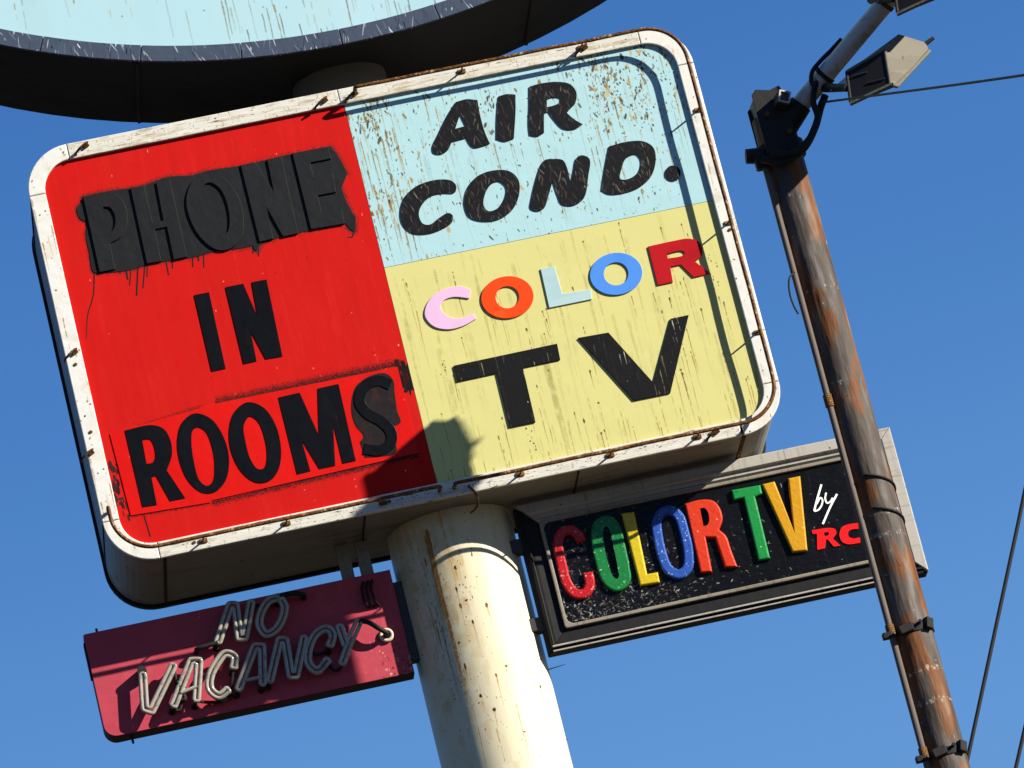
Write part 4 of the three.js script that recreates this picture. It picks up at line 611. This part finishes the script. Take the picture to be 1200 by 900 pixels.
// ---------- the light pole ----------
const LP = { x: 1.008, z: .8, r: .0715 };
const lp = thing('light_pole', 'slim weathered steel light pole, rust and grey paint, with a pipe arm at its top', 'light pole', [LP.x, 0, LP.z]);
{
  const W = 900, H = 2048, MH = 2.4;
  const skin = canvasTex(W, H, (g) => {
    g.fillStyle = '#5d5650'; g.fillRect(0, 0, W, H);
    const id = g.getImageData(0, 0, W, H), d = id.data;
    for (let j = 0; j < H; j++) for (let i = 0; i < W; i++) {
      const th = i / W * 2 * Math.PI, X = Math.cos(th) * 1.1, Zc = Math.sin(th) * 1.1, y = j / H * 9, wr = Math.min(1, (H - j) / 200);
      const f = (yy) => [fbm(X * 1.1 + 3, yy * .9, Zc * 1.1, 5), fbm(X * 2.4, yy * 1.6, Zc * 2.4 + 9, 4)];
      let [n1, n2] = f(y); if (wr < 1) { const q = f(y - 9); n1 = n1 * wr + q[0] * (1 - wr); n2 = n2 * wr + q[1] * (1 - wr); }
      const rust = Math.max(0, Math.min(1, (n1 - .03) * 9)), pale = Math.max(0, Math.min(1, (n2 - .1) * 6)), o = (j * W + i) * 4, sp = (rnd() - .5) * 12 + n2 * 40;
      d[o] = (86 + (114 - 86) * rust) * (1 - pale * .3) + 128 * pale * .3 + sp; d[o + 1] = (77 + (73 - 77) * rust) * (1 - pale * .3) + 122 * pale * .3 + sp; d[o + 2] = (70 + (44 - 70) * rust) * (1 - pale * .3) + 118 * pale * .3 + sp;
    }
    g.putImageData(id, 0, 0);
    for (let i = 0; i < 40; i++) { g.globalAlpha = rr(.3, .8); chip(g, rnd() * W, rnd() * H, rr(2, 14), rr(2, 10), pick(['#a9a49c', '#c8c4bc', '#2a221c'])); }
    const Y = y => H * (1 - (y / MH) % 1);
    for (const [y, n] of [[6.72, 26], [6.64, 34], [6.15, 22], [6.04, 30], [6.3, 12], [7.55, 12], [7.2, 10]]) for (let i = 0; i < n; i++) { g.globalAlpha = rr(.4, .9); chip(g, W * ((1 + rr(-.16, .2)) % 1), Y(y + rr(-.008, .008)), rr(2, 14), rr(1, 7), pick(['#8f8b84', '#b4b0a8', '#6f6a64'])); }
    for (let i = 0; i < 70; i++) { g.globalAlpha = rr(.3, .7); streak(g, rnd() * W, rnd() * H, rr(40, 240), rr(1, 4), pick(['#2e241c', '#7a4a20', '#94602c', '#3c342e'])); }
    g.globalAlpha = 1;
  });
  const m = std({ map: skin, roughness: .62, bumpMap: bumpFine, bumpScale: .003 });
  const ys = [0, 2, 4, 5, 5.5, 6, 6.5, 7, 7.5, 8, 8.215];
  { const g = new THREE.CylinderGeometry(LP.r, LP.r + .004, 8.215, 40, 24); g.translate(LP.x, 8.215 / 2, LP.z); const p = g.attributes.position, uv = g.attributes.uv; for (let i = 0; i < p.count; i++) uv.setY(i, p.getY(i) / MH); part('shaft', g, m, lp); }
  part('base_plate', rbox(LP.x, .02, LP.z, .34, .04, .34, .006), M.darkSteel, lp);
  // conduit up the side, with couplings and straps
  const cd = OUT.conduit.map(p => [LP.x - .076, p[1], LP.z + .045]); cd[0][1] = 8.07;
  part('conduit', tube([...cd.slice(0, -1), [cd[0][0], 3, cd[0][2]], [cd[0][0], .3, cd[0][2]]].sort((a, b) => b[1] - a[1]), .0115, false, 80, 10), std({ color: lin(.1, .078, .065), roughness: .6, bumpMap: bumpFine, bumpScale: .001 }), lp);
  for (const y of [7.15, 6.31, 5.87, 4.4]) part('conduit_coupling', rod([cd[0][0], y - .022, cd[0][2]], [cd[0][0], y + .022, cd[0][2]], .0155, .0155, 12), M.rust, lp);
  for (const y of [6.3, 5.86, 3.2, 1.4]) {
    const ring = new THREE.CylinderGeometry(LP.r + .006, LP.r + .006, .026, 36, 1, true); ring.translate(LP.x, y, LP.z);
    const gs = [ring.toNonIndexed(), rbox(LP.x - .03, y - .002, LP.z + LP.r + .012, .05, .03, .022, .004, [0, 0, .2]).toNonIndexed(), rbox(LP.x + .05, y + .004, LP.z + LP.r - .01, .03, .04, .03, .004, [0, .6, -.3]).toNonIndexed(), rbox(LP.x - .088, y - .004, LP.z + .045, .04, .022, .03, .004).toNonIndexed(), rod([LP.x + .02, y + .01, LP.z + LP.r + .03], [LP.x + .02, y + .01, LP.z + LP.r - .01], .006, .006, 8).toNonIndexed()];
    part('clamp', mergeGeometries(gs), M.blackIron, lp);
  }
  // wires wound round the shaft
  for (const y of [6.86, 6.74]) { const pts = []; for (let i = 0; i <= 20; i++) { const t = -.4 + i / 20 * 2.6; pts.push([LP.x + Math.sin(t) * (LP.r + .004), y - i * .0035, LP.z + Math.cos(t) * (LP.r + .004)]); } part('wire_wrap', tube(pts, .0045, false, 50, 6), M.blackIron, lp); }
  part('loose_wire', tube([[.93, 7.62, .87], [.905, 7.6, .885], [.893, 7.55, .88], [.896, 7.5, .875], [.905, 7.47, .87]], .0035, false, 30, 6), M.blackIron, lp);
  // ragged top: fork plates, junction box, clamp with its bolt, arm socket
  const plateTop = toShape([[.945, 8.03], [.945, 8.285], [.962, 8.302], [1.01, 8.29], [1.045, 8.3], [1.06, 8.27], [1.058, 8.03]]);
  part('fork_plate', plate(plateTop, LP.z + .082, .008, .001), M.blackIron, lp);
  part('fork_plate', plate(plateTop, LP.z - .074, .008, .001), M.blackIron, lp);
  part('top_cap', rbox(LP.x - .002, 8.26, LP.z, .1, .08, .14, .012, [.1, 0, .1]), M.darkSteel, lp);
  { const b = OUT.clutter.boxc[0]; const jb = part('junction_box', rbox(b[0] - .006, b[1] - .006, b[2] + .05, .045, .048, .05, .004, [0, .2, -.35]), M.darkSteel, lp);
    const fr = toShape(roundRect(-.021, -.023, .021, .023, .004), [roundRect(-.015, -.017, .015, .017, .003)]); const g = plate(fr, .004, .004); g.rotateZ(-.35); g.rotateY(.2); g.translate(b[0] + .001, b[1] - .004, b[2] + .077); part('lid_rim', g, std({ color: lin(.3, .29, .27), roughness: .5 }), lp, jb); }
  { const g = [new THREE.CylinderGeometry(LP.r + .012, LP.r + .012, .05, 36).translate(LP.x, 8.085, LP.z).toNonIndexed(), rod([LP.x - .13, 8.085, LP.z + .03], [LP.x - .06, 8.075, LP.z + .03], .026, .03, 14).toNonIndexed(), rbox(LP.x - .085, 8.05, LP.z + .045, .045, .06, .04, .008).toNonIndexed()]; part('clamp', mergeGeometries(g), M.blackIron, lp); }
  const A0 = OUT.armPts[0], A1 = OUT.armPts[2], dir = V3(...A1).sub(V3(...A0)).normalize();
  const far = V3(...A0).addScaledVector(dir, .86), near = V3(...A0).addScaledVector(dir, -.02);
  const steel = std({ color: lin(.5, .49, .48), roughness: .5, metalness: .2, map: M.cabinet.map, bumpMap: bumpFine, bumpScale: .001 });
  const arm = part('arm', rod(near.toArray(), far.toArray(), .0335, .0325, 28), steel, lp);
  part('arm_collar', rod(V3(...A0).addScaledVector(dir, .13).toArray(), V3(...A0).addScaledVector(dir, .145).toArray(), .038, .038, 28), M.blackIron, lp, arm);
  part('arm_collar', rod(V3(...A0).addScaledVector(dir, .455).toArray(), V3(...A0).addScaledVector(dir, .47).toArray(), .036, .036, 28), M.rust, lp, arm);
  part('arm_socket', rod([LP.x + .01, 8.15, LP.z + .02], near.clone().addScaledVector(dir, .03).toArray(), .05, .04, 20), M.blackIron, lp);
  part('power_cable', tube(OUT.clutter.cable, .0135, false, 50, 10), M.blackIron, lp);
  part('power_cable', tube(OUT.clutter.cable2, .011, false, 50, 10), M.blackIron, lp);
  part('power_cable', tube(OUT.clutter.strap2, .008, false, 30, 8), M.blackIron, lp);
  const bolts = [[LP.x + .03, 8.12], [LP.x - .03, 8.2], [LP.x + .03, 8.22]]; for (const [x, y] of bolts) part('bolt', rod([x, y, LP.z + .08], [x, y, LP.z + .1], .009, .009, 6), M.rust, lp);
}

// ---------- floodlights on the arm ----------
const flood0 = (() => {
  const d = OUT.flood.door.map(p => V3(...p)), b = OUT.flood.back.map(p => V3(...p));
  const A0 = V3(...OUT.armPts[0]), A1 = V3(...OUT.armPts[2]), dir = A1.clone().sub(A0).normalize();
  const c = d[0].clone().add(d[1]).add(d[2]).add(d[3]).multiplyScalar(.25);
  const s = thing('floodlight', 'weathered tan box floodlight with a dark glass front beside the pipe arm', 'floodlight', c.toArray(), 'floodlights on the pipe arm');
  const tan = std({ color: lin(.15, .14, .115), roughness: .55, map: M.cabinet.map, bumpMap: bumpFine, bumpScale: .001 });
  const n = d[1].clone().sub(d[0]).cross(d[3].clone().sub(d[0])).normalize(); const back = b[1].clone().sub(c); if (n.dot(back) > 0) n.negate();
  const inset = .006;
  part('housing', uvBox(new ConvexGeometry([...d.map(p => p.clone().addScaledVector(n, -inset)), ...b, ...OUT.flood.rear.map(p => V3(...p))])), tan, s);
  // door frame: four bars round the glass
  const cen = c.clone();
  for (let k = 0; k < 4; k++) { const p = d[k].clone().lerp(cen, .05), q = d[(k + 1) % 4].clone().lerp(cen, .05); part('door_frame', rod(p.clone().addScaledVector(n, .001).toArray(), q.clone().addScaledVector(n, .001).toArray(), .006, .006, 8), k === 0 || k === 1 ? tan : M.blackIron, s); }
  const gl = d.map(p => p.clone().lerp(cen, .1).addScaledVector(n, .002)), g2 = gl.map(p => p.clone().addScaledVector(n, -.006));
  part('glass_front', new ConvexGeometry([...gl, ...g2]), new THREE.MeshPhysicalMaterial({ color: lin(.008, .008, .008), roughness: .45, specularIntensity: .35 }), s);
  for (const [t0, t1, u] of [[.1, .5, .25], [.45, .92, .7]]) { const at = (t, v) => gl[0].clone().lerp(gl[1], t).lerp(gl[3].clone().lerp(gl[2], t), v).addScaledVector(n, .004); part('glint_bar', rod(at(t0, u).toArray(), at(t1, u + .12).toArray(), .0025, .0025, 6), M.darkSteel, s); }  // two thin slanted rods stand for glints on the dark glass
  part('aiming_knob', rod(b[1].clone().addScaledVector(dir, -.012).toArray(), b[1].clone().add(V3(.03, .01, .006)).toArray(), .009, .007, 10), M.darkSteel, s);
  // yoke back to the arm
  const onArm = A0.clone().addScaledVector(dir, .11).add(V3(.01, -.03, .01));
  part('yoke', rod(d[0].clone().lerp(d[3], .5).toArray(), onArm.toArray(), .014, .017, 10), M.blackIron, s);
  const tri = OUT.floodTri.flatMap(p => [V3(...p), V3(p[0], p[1], p[2] - .006)]);
  part('bracket_plate', new ConvexGeometry(tri), std({ color: lin(.6, .57, .53), roughness: .5 }), s);
  // sheet lip under the housing
  for (const [p, q] of [[d[3], d[2]], [d[2], b[3]], [b[3], b[2]]]) part('lip', rod(p.toArray(), q.toArray(), .0075, .0075, 8), tan, s);
  return s;
})();
{
  const c = flood0.clone(); c.name = 'floodlight_001'; scene.add(c);
  const A0 = V3(...OUT.armPts[0]), A1 = V3(...OUT.armPts[2]), dir = A1.clone().sub(A0).normalize();
  c.position.add(V3(...OUT.flood2));
  c.userData = { ...flood0.userData, label: 'dark floodlight further out along the pipe arm, above the tan one' };
}

// ---------- overhead wires ----------
{
  const mk = (pts, r, label) => { const b = pts[0], s = new THREE.Mesh(tube(pts.map(p => [p[0] - b[0], p[1] - b[1], p[2] - b[2]]), r, false, 60, 6), M.blackIron); s.name = 'overhead_wire' + (mk.n ? '_' + String(mk.n).padStart(3, '0') : ''); mk.n = (mk.n || 0) + 1; s.position.set(...b); s.castShadow = s.receiveShadow = true; s.userData = { label, category: 'wire', group: 'overhead wires' }; scene.add(s); };
  const [w0, w1, w2] = OUT.wires, ext = ([a, b], t, sag = 0) => [0, 1, 2].map(i => a[i] + (b[i] - a[i]) * t + (i === 1 ? sag : 0));
  mk([w0[0], w0[1], ext(w0, 2, .02), ext(w0, 3.2, .1)], .0045, 'thin wire leaving the top of the light pole past the floodlight');
  mk([ext(w1, -5.5, -.15), ext(w1, -2), ext(w1, -.2), ext(w1, .5, -.004), ext(w1, 1.2), ext(w1, 6, .3)], .0105, 'black cable rising past the foot of the light pole');
  mk([ext(w2, -33), ext(w2, -10), ext(w2, 0), ext(w2, 1), ext(w2, 12), ext(w2, 34)], .0105, 'second black cable, only a short piece of it beside the first');
}

renderer.render(scene, camera);
